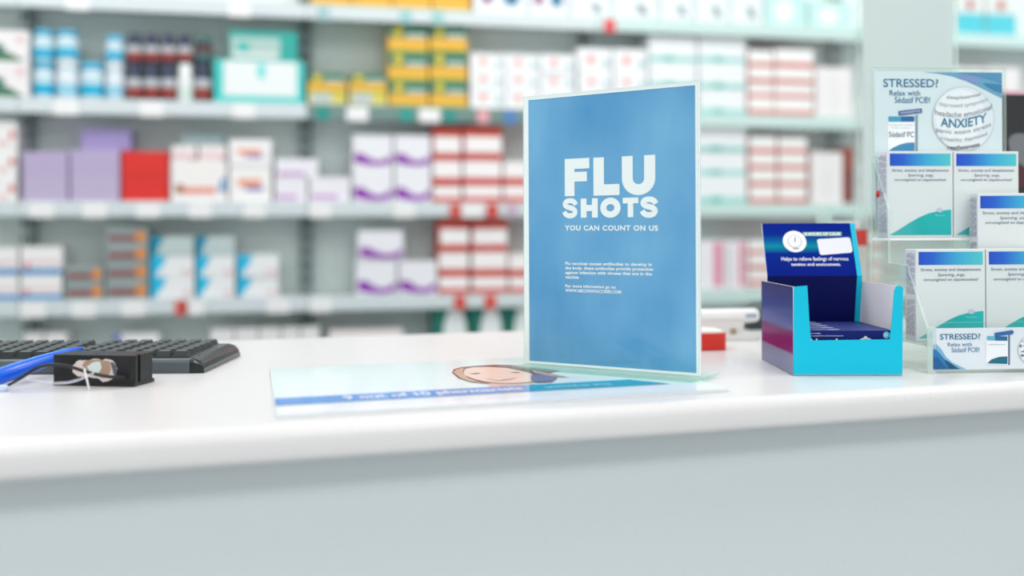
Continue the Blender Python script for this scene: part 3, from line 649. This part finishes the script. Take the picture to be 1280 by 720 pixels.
# leaflet holder behind the display box
h0 = at(1039.5, 300, 1.52); h1 = at(1088, 300, 1.55); he = Vector((h1.x-h0.x, h1.y-h0.y, 0)); hl = he.length
lh_ = thing('leaflet_holder', 'clear acrylic leaflet holder behind the cyan display box', 'leaflet holder', (h0.x, h0.y, TOP+.0004), math.atan2(he.y, he.x))
hpn = Pl((h0.x, h0.y, TOP+.0004), he, (0, 0, 1)); hz = hpn.hit(1042, 260)[1]
mb = MB(); slab(mb, hpn, 0, hl, .003, hz, -.034, -.031, CLEAR, EDGE); slab(mb, hpn, 0, hl, .003, hz*.72, 0, .003, CLEAR, EDGE); slab(mb, hpn, 0, .003, .003, hz, -.031, 0, CLEAR, EDGE); slab(mb, hpn, hl-.003, hl, .003, hz, -.031, 0, CLEAR, EDGE); mb.build('pocket', lh_)
mb = MB(); slab(mb, hpn, 0, hl, 0, .0028, -.034, .02, CLEAR, EDGE); mb.build('base', lh_)
mb = MB(); z1 = hpn.hit(1060, 276)[1]; slab(mb, hpn, .016, hl-.004, .0034, z1, -.028, -.016, mat((238, 240, 240), .5))
o = mb.build('leaflet', None, loc=tuple(hpn.pt(hl/2, .0034, -.02)), rz=math.atan2(he.y, he.x)); tag(o, 'white leaflet pad standing in the clear leaflet holder', 'leaflet')
mb = MB(); z1 = hpn.hit(1080, 287)[1]; slab(mb, hpn, hl-.022, hl-.004, .0034, z1-.024, -.014, -.003, mat((232, 214, 212), .5)); slab(mb, hpn, hl-.0222, hl-.0038, z1-.024, z1, -.0142, -.0028, mat((214, 66, 56), .5))
o = mb.build('card_pack', None, loc=tuple(hpn.pt(hl-.013, .0034, -.008)), rz=math.atan2(he.y, he.x)); tag(o, 'small pale card pack with red top at the right of the leaflet holder', 'card pack')
# dark display card at the right edge
dpl = at(1254, 113, 1.52); dz = dpl.z
dc = thing('display_card', 'dark framed picture card with pink top edge at picture right', 'display card', (dpl.x, dpl.y, TOP+.0004), R(8))
D_ = ROOTM[dc.name]; hh = dz - TOP
mb = MB(); mb.T = D_; mb.box((0, 0, .004), (.20, .006, hh-.006), mat((44, 46, 48), .3)); pan = mb.build('panel', dc)
mb = MB(); mb.T = D_; mb.box((-.001, -.002, hh-.006), (.201, .008, hh), mat((232, 186, 200), .4)); mb.build('top_rim', dc)
mb = MB(); mb.T = D_; mb.box((0, -.04, 0), (.20, .05, .004), mat((44, 46, 48), .3)); mb.build('foot', dc)
dpp = Pl(D_ @ Vector((0, 0, 0)), D_.to_3x3() @ Vector((1, 0, 0)), (0, 0, 1)); mb = MB()
dpp.pxfig(mb, [(1260, 176), (1264, 169), (1272, 166.5), (1290, 168), (1300, 184), (1298, 204), (1282, 210), (1268, 200), (1262, 188)], mat((120, 122, 126), .4), .0005)
dpp.pxfig(mb, [(1258, 232), (1262, 220), (1274, 206), (1290, 212), (1300, 236)], mat((84, 44, 50), .4), .0007)
mb.build('picture', dc, pan)

# ------------------------------------------------------------------ shelving
def s_of(px, py, d):
    k, _ = ray(px, py); return (k*(3.0 + d*SN.y) - d*SN.x)/(SE.x - k*SE.y)
def z_of(px, py, d):
    s = s_of(px, py, d); _, q = ray(px, py); return CAMZ - q*S(s, d, 0).y
LIP = .040
SH = {'A': 1.756+LIP, 'B': 1.480+LIP, 'C': 1.2128+LIP-.003, 'D': .948+LIP, 'E': .683+LIP, 'F': .42+LIP, 'G': .10+LIP}
SD = .10
bounds = [-2.08, s_of(22, 200, 0), s_of(384, 200, 0), .262, s_of(1071, 200, 0), 1.95]
bay_lab = ['grey shelving bay cut off at the far left', 'grey shelving bay with jars, purple boxes and blue-white boxes', 'grey shelving bay with yellow boxes left of the blue sign',
           'pale shelving bay right of the blue sign', 'pale shelving bay at far right behind the dispenser']
lipm = {0: mat((214, 224, 226), .4), 1: mat((216, 225, 229), .4), 2: mat((216, 226, 228), .4), 3: mat((206, 230, 226), .4), 4: mat((206, 232, 230), .4)}
green_lip = mat((118, 146, 142), .4); cyan_lip = mat((96, 208, 220), .4)
TAGS = {('B', 1): [(83, WHITE), (190, WHITE), (305, WHITE)], ('C', 1): [(52, WHITE), (118, WHITE), (185, WHITE), (250, WHITE), (318, WHITE)],
        ('D', 1): [(20, WHITE), (104, WHITE), (166, WHITE), (226, mat((226, 92, 80))), (240, WHITE), (347, WHITE)], ('A', 1): [(98, WHITE), (300, WHITE)],
        ('B', 2): [(404, mat((40, 150, 140))), (447, WHITE), (508, mat((40, 160, 148))), (537, WHITE), (562, mat((50, 150, 140))), (604, mat((236, 170, 180))), (638, mat((86, 134, 198)))],
        ('C', 2): [(400, WHITE), (505, WHITE), (569, mat((214, 90, 80))), (590, WHITE), (615, mat((214, 70, 66))), (640, mat((200, 180, 200)))],
        ('D', 2): [(400, WHITE), (574, mat((220, 82, 70))), (612, mat((220, 82, 70)))], ('A', 2): [(405, mat((170, 200, 205))), (508, mat((160, 205, 205))), (548, mat((160, 205, 205)))], ('A', 3): [(706, mat((230, 80, 90)))]}
shelfboard = mat((204, 212, 212), .5)
for i in range(5):
    a, b = bounds[i], bounds[i+1]; c_ = S((a+b)/2, 0, 0)
    u = thing('shelving_unit', bay_lab[i], 'shelving', tuple(c_), SA, 'pharmacy shelving bays along the back wall')
    UM = ROOTM[u.name]; hw = (b-a)/2 - .001
    mb = MB(); mb.T = UM; mb.box((-hw, SD+.045, 0), (hw, SD+.06, 2.2), mat((232, 244, 241), .6)); mb.build('back_panel', u)
    for sg in (-1, 1):
        mb = MB(); mb.T = UM; x0, x1 = sorted((sg*hw, sg*(hw-.018))); mb.box((x0, SD+.014, 0), (x1, SD+.044, 2.2), mat((150, 164, 165) if i in (1, 2) else (200, 214, 212), .45))
        for k in range(50): mb.box((x0+.005, SD+.0134, .1+.04*k), (x1-.005, SD+.0138, .12+.04*k), mat((70, 80, 82)))
        mb.build('upright', u)
    for rname, z in SH.items():
        mb = MB(); mb.T = UM
        lm = green_lip if (rname, i) == ('B', 2) else lipm[i]
        mb.box((-hw, .004, z-.018), (hw, SD+.044, z-.0003), shelfboard)
        mb.box((-hw, 0, z-LIP), (hw, .0038, z), lm)
        sh = mb.build('shelf', u)
        for px, tm_ in TAGS.get((rname, i), []):
            sx = s_of(px, 200, 0) - (a+b)/2
            if abs(sx) > hw-.035: sx = math.copysign(hw-.035, sx)
            mb = MB(); mb.T = UM; ww = .030 if tm_ is WHITE else .017; mb.box((sx-ww, -.0025, z-LIP-.004), (sx+ww, -.0004, z-.006), tm_); mb.build('price_tag', u, sh)

# ------------------------------------------------------------------ goods on the shelves
def fr(*pts): return list(pts)
def rect(x0, x1, y0, y1): return [(x0, y0), (x1, y0), (x1, y1), (x0, y1)]
def circ(x, y, rx, ry, n=14): return [(x+rx*math.cos(2*math.pi*i/n), y+ry*math.sin(2*math.pi*i/n)) for i in range(n)]
wave = [(.03, .12), (.25, .06), (.5, .03), (.75, .03), (.97, .10), (.97, .36), (.8, .22), (.6, .18), (.42, .26), (.22, .42), (.03, .40)]
KINDS = {  # kind: (body colour, top colour, [(colour, outline on front face)], description, group)
 'red_white': ((208, 62, 46), None, [((250, 246, 246), rect(0, 1, .32, 1))], 'red medicine box with white front', 'red and white medicine boxes'),
 'red_top': ((200, 64, 48), None, [((250, 246, 246), rect(.04, 1, .24, .72))], 'red-topped medicine box with white front', 'red and white medicine boxes'),
 'white_reddot': ((244, 242, 242), None, [((206, 70, 60), circ(.88, .45, .07, .16)), ((236, 200, 196), rect(0, .8, .08, .22))], 'white box with red dot', 'white boxes with a red dot'),
 'red_pale': ((214, 120, 112), None, [((246, 248, 246), rect(0, 1, .30, 1))], 'pale red medicine box with white front', 'pale red and white boxes right of the sign'),
 'purple_wave': ((240, 240, 246), None, [((146, 56, 176), wave)], 'white box with purple wave', 'white boxes with a purple wave'),
 'yellow': ((238, 184, 70), (60, 120, 96), [((72, 130, 108), rect(0, 1, .5, 1)), ((222, 200, 40), circ(.25, .74, .11, .2)), ((190, 205, 200), rect(.45, .95, .52, .66)), ((150, 180, 40), rect(0, 1, 0, .07))], 'yellow and green box', 'yellow and green boxes'),
 'yellow_pale': ((216, 212, 150), None, [((190, 200, 206), rect(.1, .6, .15, .85)), ((222, 208, 80), rect(.66, .95, .3, .95))], 'pale yellow box', 'yellow and green boxes'),
 'lilac': ((186, 172, 206), None, [((190, 178, 208), rect(.03, .97, .04, .5))], 'plain lilac box', 'lilac boxes'),
 'violet': ((166, 150, 204), None, [], 'violet box with rounded look', 'lilac boxes'),
 'lilac_white': ((240, 238, 246), None, [((206, 160, 214), rect(.05, .7, .08, .28))], 'white box with lilac band', 'white boxes with a lilac band'),
 'white_orange': ((246, 244, 244), None, [((242, 160, 120), rect(.2, .75, .42, .62)), ((130, 140, 210), rect(.38, .8, .3, .42))], 'white box with orange and blue band', 'white boxes with an orange band'),
 'white_pink': ((246, 238, 238), None, [((240, 206, 210), rect(.05, .95, .1, .5)), ((120, 90, 60), circ(.9, .1, .08, .1))], 'pinkish white box', 'pinkish white boxes'),
 'white_salmon': ((246, 242, 240), None, [((236, 150, 136), rect(.2, .8, .18, .34)), ((170, 110, 70), circ(.15, .3, .08, .12)), ((70, 150, 210), [(.84, .25), (.97, .25), (.97, .65), (.9, .5)])], 'white box with salmon stripe and blue corner', 'pinkish white boxes'),
 'white_blue': ((244, 242, 242), None, [((20, 140, 200), rect(0, 1, .04, .24)), ((226, 100, 110), circ(.15, .36, .07, .1)), ((240, 200, 204), rect(.05, .95, .42, .5))], 'white box with blue base stripe', 'white boxes with a blue base stripe'),
 'grey_orange': ((150, 164, 164), None, [((140, 70, 74), rect(.06, .72, .2, .52)), ((228, 140, 60), circ(.82, .45, .12, .34))], 'small grey box with orange dot', 'small grey boxes with an orange dot'),
 'cyan_white': ((238, 240, 242), None, [((30, 190, 230), [(0, .02), (.1, .02), (.16, .3), (.28, .55), (.36, 1), (0, 1)]), ((236, 200, 200), rect(.72, .94, .1, .3))], 'white box with cyan left side', 'white boxes with a cyan side'),
 'cyan_dark': ((190, 206, 206), None, [((10, 140, 172), [(0, 0), (.1, 0), (.3, 1), (0, 1)])], 'greyish box with blue-green left side', 'white boxes with a cyan side'),
 'green_plant': ((238, 236, 236), None, [((70, 120, 90), [(0, 0), (.95, 0), (.55, .3), (.2, .25)]), ((30, 110, 100), circ(.35, .4, .14, .16)), ((236, 196, 204), circ(.82, .72, .1, .1))], 'white box with green leaf picture', 'white boxes with a green leaf'),
 'teal_lower': ((70, 206, 200), None, [((238, 243, 244), rect(.1, .92, .16, .97)), ((120, 226, 222), circ(.52, .75, .05, .2))], 'wide white and teal box', 'teal and white boxes'),
 'teal_upper': ((50, 172, 162), None, [((176, 206, 200), rect(.02, .74, .05, .78)), ((60, 190, 180), circ(.2, .42, .1, .18)), ((224, 232, 230), rect(.05, .7, .05, .25))], 'teal box with pale front', 'teal and white boxes'),
 'red_tray': ((224, 48, 42), (130, 20, 18), [((206, 40, 40), rect(.1, .9, .48, .52))], 'plain bright red box', 'red boxes'),
 'white_dots': ((244, 246, 248), None, [((236, 176, 168), circ(.38, .55, .13, .2)), ((176, 208, 214), circ(.84, .42, .1, .18))], 'white box with faint red and blue marks', 'white boxes with faint marks'),
 'white_teal': ((240, 244, 246), None, [((150, 214, 208), rect(0, 1, .0, .2)), ((80, 190, 180), rect(.3, .52, .02, .22))], 'white box with teal base strip', 'white boxes with a teal strip'),
 'white_plain': ((240, 238, 238), None, [((226, 226, 228), rect(.48, .52, 0, 1))], 'plain white box', 'plain white boxes'),
 'white_speck': ((236, 244, 246), None, [((150, 160, 166), [(.55, .2), (.8, .1), (.7, .45), (.5, .5)])], 'white box with grey speck', 'white boxes on the top shelf'),
 'teal_pale': ((200, 238, 234), None, [((240, 248, 248), circ(.45, .45, .25, .35))], 'pale teal box with white spot', 'pale teal boxes on the top shelf'),
 'white_multi': ((238, 242, 246), None, [((150, 90, 130), circ(.25, .55, .12, .28)), ((60, 130, 160), circ(.7, .5, .16, .25))], 'white box with plum and blue spots', 'white boxes on the top shelf'),
 'white_redfoot': ((224, 230, 228), None, [((90, 206, 220), rect(0, 1, 0, .32)), ((190, 90, 90), circ(.5, .45, .12, .08))], 'white box with cyan base and red mark', 'white boxes with a cyan base'),
 'white_pinkstripe': ((242, 240, 244), None, [((226, 140, 166), rect(.55, .85, .05, .95))], 'white box with pink upright stripe', 'pink and white boxes right of the sign'),
 'white_bluetip': ((242, 240, 242), None, [((120, 134, 196), [(0, .0), (.16, 0), (.2, 1), (0, 1)])], 'long white box with blue end', 'plain white boxes'),
 'green_dark': ((36, 120, 106), None, [((238, 244, 244), circ(.6, .45, .36, .6, 20))], 'dark green pack with white oval', 'dark green packs on the bottom shelf'),
 'brown_red': ((150, 62, 44), None, [((90, 40, 40), rect(.5, .9, 0, .6))], 'brownish red pack', 'red boxes'),
 'grey_flat': ((138, 160, 164), None, [((160, 176, 178), rect(.05, .9, .1, .5))], 'flat greyish box', 'pinkish white boxes'),
}
NAMES = {'red_tray': 'carton'}
CC = {}
def carton_mesh(kind, w_, h_, d_):
    key = (kind, round(w_, 3), round(h_, 3), round(d_, 3))
    if key not in CC:
        body, topc, figs, _, _ = KINDS[kind]; mb = MB(); bm = mat(body, .5); tm_ = mat(topc, .5) if topc else bm
        mb.box((-w_/2, 0, 0), (w_/2, d_, h_), bm, [bm, tm_, bm, bm, bm, bm])
        for j, (c_, pts) in enumerate(figs):
            mb.poly([(-w_/2 + p*w_, -.0004*(j+1), min(max(q, 0), 1)*h_) for p, q in pts], mat(c_, .5))
        o = mb.build('medicine_box'); CC[key] = o.data; bpy.data.objects.remove(o)
    return CC[key]
LV = {1: [''], 2: ['lower', 'upper'], 3: ['bottom', 'middle', 'top'], 4: ['bottom', 'second lowest', 'second highest', 'top']}
RN = {'A': 'top shelf', 'B': 'upper shelf', 'C': 'middle shelf', 'D': 'lower shelf', 'E': 'bottom shelf'}
def column(kinds, row, x0, x1, tops, where, inset=.014, depth=.09, base=None):
    """a stack seen between x0 and x1, tops from the lowest box up"""
    n_ = len(tops); ks = kinds if isinstance(kinds, list) else [kinds]*n_
    z = SH[row] if base is None else base; xm = (x0+x1)/2
    s0, s1 = s_of(x0, 200, inset), s_of(x1, 200, inset)
    for i in range(n_):
        zt_ = z_of(xm, tops[i], inset); h_ = zt_ - z - .0006; k = ks[i]
        o = bpy.data.objects.new('medicine_box', carton_mesh(k, s1-s0-.002, h_, depth)); COL.objects.link(o)
        o.location = S((s0+s1)/2, inset + random.uniform(0, .004), z+.0003); o.rotation_euler = (0, 0, SA)
        lv = LV[n_][i]
        tag(o, '%s, %s' % (KINDS[k][3], (lv + ' in ' if lv else '') + where), 'medicine box', KINDS[k][4])
        z = zt_
    return z
def vessel(row, x0, x1, ytop, z, where, colours, kind, inset=.016):
    s0, s1 = s_of(x0, 200, inset), s_of(x1, 200, inset); r_ = (s1-s0)/2 - .0008; xm = (x0+x1)/2
    zt_ = z_of(xm, ytop, inset+r_); h_ = zt_ - z - .0006; c_ = S((s0+s1)/2, inset+r_, z+.0003)
    lid, body, lab, nm, desc, grp = colours
    t = thing(nm, desc + ', ' + where, 'jar' if nm == 'jar' else 'bottle', tuple(c_), SA, grp)
    TM = ROOTM[t.name]
    bh = h_*(.80 if nm == 'jar' else .74)
    mb = MB(); mb.T = TM; mb.lathe([(r_*.9, 0), (r_, .003), (r_, bh*.9), (r_*.93, bh*.97), (r_*.8, bh)], mat(body, .35), n=24); mb.build('body', t)
    mb = MB(); mb.T = TM; mb.lathe([(r_*.9, bh+.0002), (r_*(.98 if nm == 'jar' else .84), bh+.001), (r_*(.98 if nm == 'jar' else .84), h_-.002), (r_*.8, h_)], mat(lid, .35), n=24); mb.build('lid' if nm == 'jar' else 'cap', t)
    mb = MB(); mb.T = TM; N = 24; vs = []; fs = []; ms = []
    for zz in (bh*.12, bh*.50, bh*.80):
        for k in range(N+1):
            a = R(150 + 240*k/N); vs.append(((r_+.0005)*math.cos(a), (r_+.0005)*math.sin(a), zz))
    for j in range(2):
        for k in range(N):
            fs.append((j*(N+1)+k, j*(N+1)+k+1, (j+1)*(N+1)+k+1, (j+1)*(N+1)+k)); ms.append(mat(lab[j] if not (len(lab) > 2 and j == 1 and k > N*.55) else lab[2], .4))
    mb.add(vs, fs, ms, True); mb.build('label', t)
    return zt_
CJ = ((78, 184, 218), (214, 232, 240), [(20, 178, 216), (200, 226, 236)], 'jar', 'cyan and white jar', 'cyan and white jars')
CJ2 = ((226, 234, 240), (216, 232, 240), [(150, 208, 230), (232, 236, 242)], 'jar', 'pale cyan jar with white lid', 'cyan and white jars')
PB = ((44, 52, 80), (40, 48, 74), [(150, 62, 52), (190, 196, 202)], 'pill_bottle', 'dark bottle with red label', 'dark bottles with silver bands')
PW = ((232, 236, 234), (234, 240, 238), [(214, 232, 226), (238, 240, 240)], 'pill_bottle', 'white pill bottle', 'dark bottles with silver bands')
PG = ((60, 96, 100), (44, 60, 66), [(66, 110, 112), (104, 60, 56)], 'pill_bottle', 'dark green-capped bottle', 'dark bottles with silver bands')
# upper shelf, left bay
column('green_plant', 'B', -24, 37, [76, 37], 'stack at far left of upper shelf')
z = vessel('B', 40, 66, 78, SH['B'], 'lower in first jar stack on upper shelf', CJ, 0); vessel('B', 40, 66, 38, z, 'upper in first jar stack on upper shelf', CJ, 0)
z = vessel('B', 68, 97, 77, SH['B'], 'lower in second jar stack on upper shelf', CJ2, 0); vessel('B', 68, 97, 39, z, 'upper in second jar stack on upper shelf', CJ, 0)
vessel('B', 99, 129, 79, SH['B'], 'standing single between jar stacks on upper shelf', CJ, 0)
z = vessel('B', 131, 155, 80, SH['B'], 'lower in last narrow jar stack on upper shelf', CJ2, 0); vessel('B', 131, 155, 45, z, 'upper in last narrow jar stack on upper shelf', CJ, 0)
for i, (a, b) in enumerate([(157, 178), (179, 199.5), (200.5, 220.5), (221.5, 241.5), (243, 265.5)]):
    nm = ['first', 'second', 'third', 'fourth', 'fifth'][i]
    z = vessel('B', a, b, 80, SH['B'], 'lower in %s bottle stack right of the cyan jars' % nm, PW if i == 3 else PB, 0)
    vessel('B', a, b, 43+i*.7, z, 'upper in %s bottle stack right of the cyan jars' % nm, PG if i == 4 else PB, 0)
z = column('teal_lower', 'B', 268, 381, [75], 'right of the dark bottles on upper shelf')
column('teal_upper', 'B', 287, 373, [38.5], 'on the wide white and teal box', base=z)
# upper shelf, middle and right bays
column(['yellow_pale', 'yellow'], 'B', 385, 433, [115, 91], 'first short stack beside the upright')
column(['yellow_pale', 'yellow'], 'B', 437, 484, [115, 91], 'second short stack, upper shelf')
column('yellow', 'B', 486, 536, [101, 65, 30], 'left tall stack, upper shelf')
column('yellow', 'B', 538, 585, [101, 65, 31], 'right tall stack, upper shelf')
for i, (a, b, t) in enumerate([(588, 631, 67), (632, 675, 67.5), (676, 720, 68), (723, 766, 60), (768, 810, 61)]):
    column('white_dots', 'B', a, b, [110+i*1.2, 89+i, t], '%s white stack, upper shelf' % ['first', 'second', 'third', 'fourth', 'fifth'][i])
column('white_teal', 'B', 812, 872, [110, 77, 45], 'stack above the sign corner')
column('white_teal', 'B', 874, 934, [111, 78, 46], 'stack right of the sign, upper shelf')
column('red_pale', 'B', 936, 968, [122, 104, 84, 63], 'first pale red stack, upper shelf')
column('red_pale', 'B', 969, 1018, [123, 105, 85, 62], 'second pale red stack, upper shelf')
column('white_plain', 'B', 1020, 1066, [84], 'right end of upper shelf')
# top shelf
for i, (a, b) in enumerate([(390, 440), (441, 491), (492, 540), (541, 589)]): column('yellow', 'A', a, b, [-26], '%s of four on top shelf' % ['first', 'second', 'third', 'fourth'][i])
for i, (a, b) in enumerate([(593, 660), (662, 712)]): column('white_multi', 'A', a, b, [-22], '%s white box right of the yellow ones' % ['first', 'second'][i])
for i, (a, b) in enumerate([(714, 765), (767, 824), (826, 868), (870, 912), (914, 955)]): column('white_speck', 'A', a, b, [-16], '%s of five on top shelf' % ['first', 'second', 'third', 'fourth', 'fifth'][i])
for i, (a, b) in enumerate([(957, 1010), (1012, 1066)]): column('teal_pale', 'A', a, b, [-10 if i == 0 else 2], '%s at right end of top shelf' % ['first', 'last'][i])
for i, (a, b) in enumerate([(1196, 1232), (1234, 1272)]): column('white_redfoot', 'A', a, b, [-40], '%s right of the frosted screen' % ['first', 'second'][i])
for i, (a, b) in enumerate([(1190, 1232), (1234, 1276)]): column('white_plain', 'B', a, b, [84], '%s on upper shelf right of the frosted screen' % ['first', 'second'][i])
# middle shelf
column('white_reddot', 'C', -30, 21, [217, 183, 150], 'far left stack of middle shelf')
column('lilac', 'C', 27, 85, [189], 'left of two on middle shelf')
z = column('lilac', 'C', 87, 150, [187], 'right of two beside the red box')
column('violet', 'C', 101, 164, [161], 'lying on the right lilac box', base=z, inset=.03)
column('red_tray', 'C', 152, 211, [189], 'beside the lilac boxes on middle shelf')
z = column('white_salmon', 'C', 213, 284, [200], 'right of the red box')
z2 = column('white_pink', 'C', 214, 246, [182], 'left of two on the salmon-striped box', base=z)
column('white_pink', 'C', 248, 283, [182], 'right of two on the salmon-striped box', base=z)
column('grey_flat', 'C', 226, 282, [168], 'lying on two pinkish white boxes', base=z2, inset=.02)
column('white_orange', 'C', 286, 340, [207, 174], 'stack right of the salmon-striped box')
z = column('lilac_white', 'C', 343, 384, [222], 'left of two beneath another lilac-banded box')
column('lilac_white', 'C', 386, 438, [221], 'right of two, beside the purple waves')
column('lilac_white', 'C', 344, 398, [198], 'lying on two others by the upright', base=z+.001, inset=.012)
column('purple_wave', 'C', 441, 491, [208, 168.5], 'left stack on middle shelf')
column('purple_wave', 'C', 493, 539, [208, 169], 'right stack on middle shelf')
column(['red_white', 'red_white', 'red_top'], 'C', 541, 577, [232, 201, 159], 'first red stack, middle shelf')
column(['red_white', 'red_white', 'red_top'], 'C', 579, 627, [232, 201, 159], 'second red stack, middle shelf')
column('red_white', 'C', 629, 675, [232, 202], 'red stack at sign edge, middle shelf')
column('white_teal', 'C', 868, 934, [219, 189, 158], 'stack right of the sign, middle shelf')
column('red_pale', 'C', 937, 971, [233, 212, 192, 170], 'first pale red stack, middle shelf')
column('red_pale', 'C', 973, 1009, [233, 212, 192, 172], 'second pale red stack, middle shelf')
column('white_plain', 'C', 1014, 1054, [190], 'right end of middle shelf')
column('brown_red', 'C', 1055, 1067, [184], 'at right end of middle shelf')
# lower shelf
column('white_blue', 'D', -30, 22, [345, 309], 'stack at far left of lower shelf')
column('white_blue', 'D', 25, 77, [345, 308], 'second stack, lower shelf')
column('grey_orange', 'D', 80, 129, [352, 331], 'short stack, lower shelf')
column('grey_orange', 'D', 131, 185, [350, 327, 305, 284], 'tall stack, lower shelf')
column(['cyan_white', 'cyan_white', 'cyan_dark'], 'D', 188, 242, [346, 319, 295], 'first cyan-sided stack')
column(['cyan_white', 'cyan_white', 'cyan_dark'], 'D', 245, 293, [346, 319, 295], 'second cyan-sided stack')
column('cyan_white', 'D', 296, 348, [346, 318], 'last cyan-sided stack, lower shelf')
z = column('purple_wave', 'D', 445, 496, [325], 'left of two on lower shelf')
column('purple_wave', 'D', 498, 546, [326], 'right of two on lower shelf')
column('purple_wave', 'D', 447, 504, [288], 'lying on two others, lower shelf', base=z+.0015)
column(['red_white', 'red_white', 'red_top'], 'D', 548, 586, [346, 315, 275], 'first red stack, lower shelf')
column(['red_white', 'red_white', 'red_top'], 'D', 589, 634, [346, 315, 275], 'second red stack, lower shelf')
column('red_white', 'D', 636, 676, [346, 317], 'red stack at sign edge, lower shelf')
for i, (a, b) in enumerate([(872, 909), (911, 933)]): column('white_pinkstripe', 'D', a, b, [300], '%s on lower shelf beside the sign' % ['first', 'second'][i])
column('red_pale', 'D', 935, 985, [355, 337, 318, 300], 'first pale red stack, lower shelf')
column('red_pale', 'D', 1062, 1100, [352, 332, 312, 292], 'stack seen through the dispenser')
# bottom shelf, tops just above the counter
column('white_plain', 'E', 28, 53, [416], 'first of two above the keyboard')
column('white_plain', 'E', 55, 82, [416], 'second of two above the keyboard')
column('white_bluetip', 'E', 139, 198, [417], 'above the keyboard on bottom shelf')
for i, (a, b) in enumerate([(262, 292), (293, 322), (323, 350), (351, 374), (375, 399)]): column('white_plain', 'E', a, b, [411 - i*.6], '%s of five beside the keyboard end' % ['first', 'second', 'third', 'fourth', 'last'][i])
column('white_pink', 'E', 410, 503, [412], 'wide one on bottom shelf near the dark green packs')
for i, (a, b) in enumerate([(541, 586), (588, 630), (632, 668)]): column('green_dark', 'E', a, b, [384], '%s of three at counter edge' % ['first', 'second', 'third'][i])

# ------------------------------------------------------------------ ceiling lamps
for i, (x, y, p) in enumerate(PANELS):
    t = thing('ceiling_light', 'square ceiling light panel above the pharmacy', 'ceiling light', (x, y, CEIL), 0, 'ceiling light panels')
    mb = MB(); mb.box((x-.48, y-.28, CEIL-.03), (x+.48, y+.28, CEIL-.0005), OFFW); mb.build('housing', t)
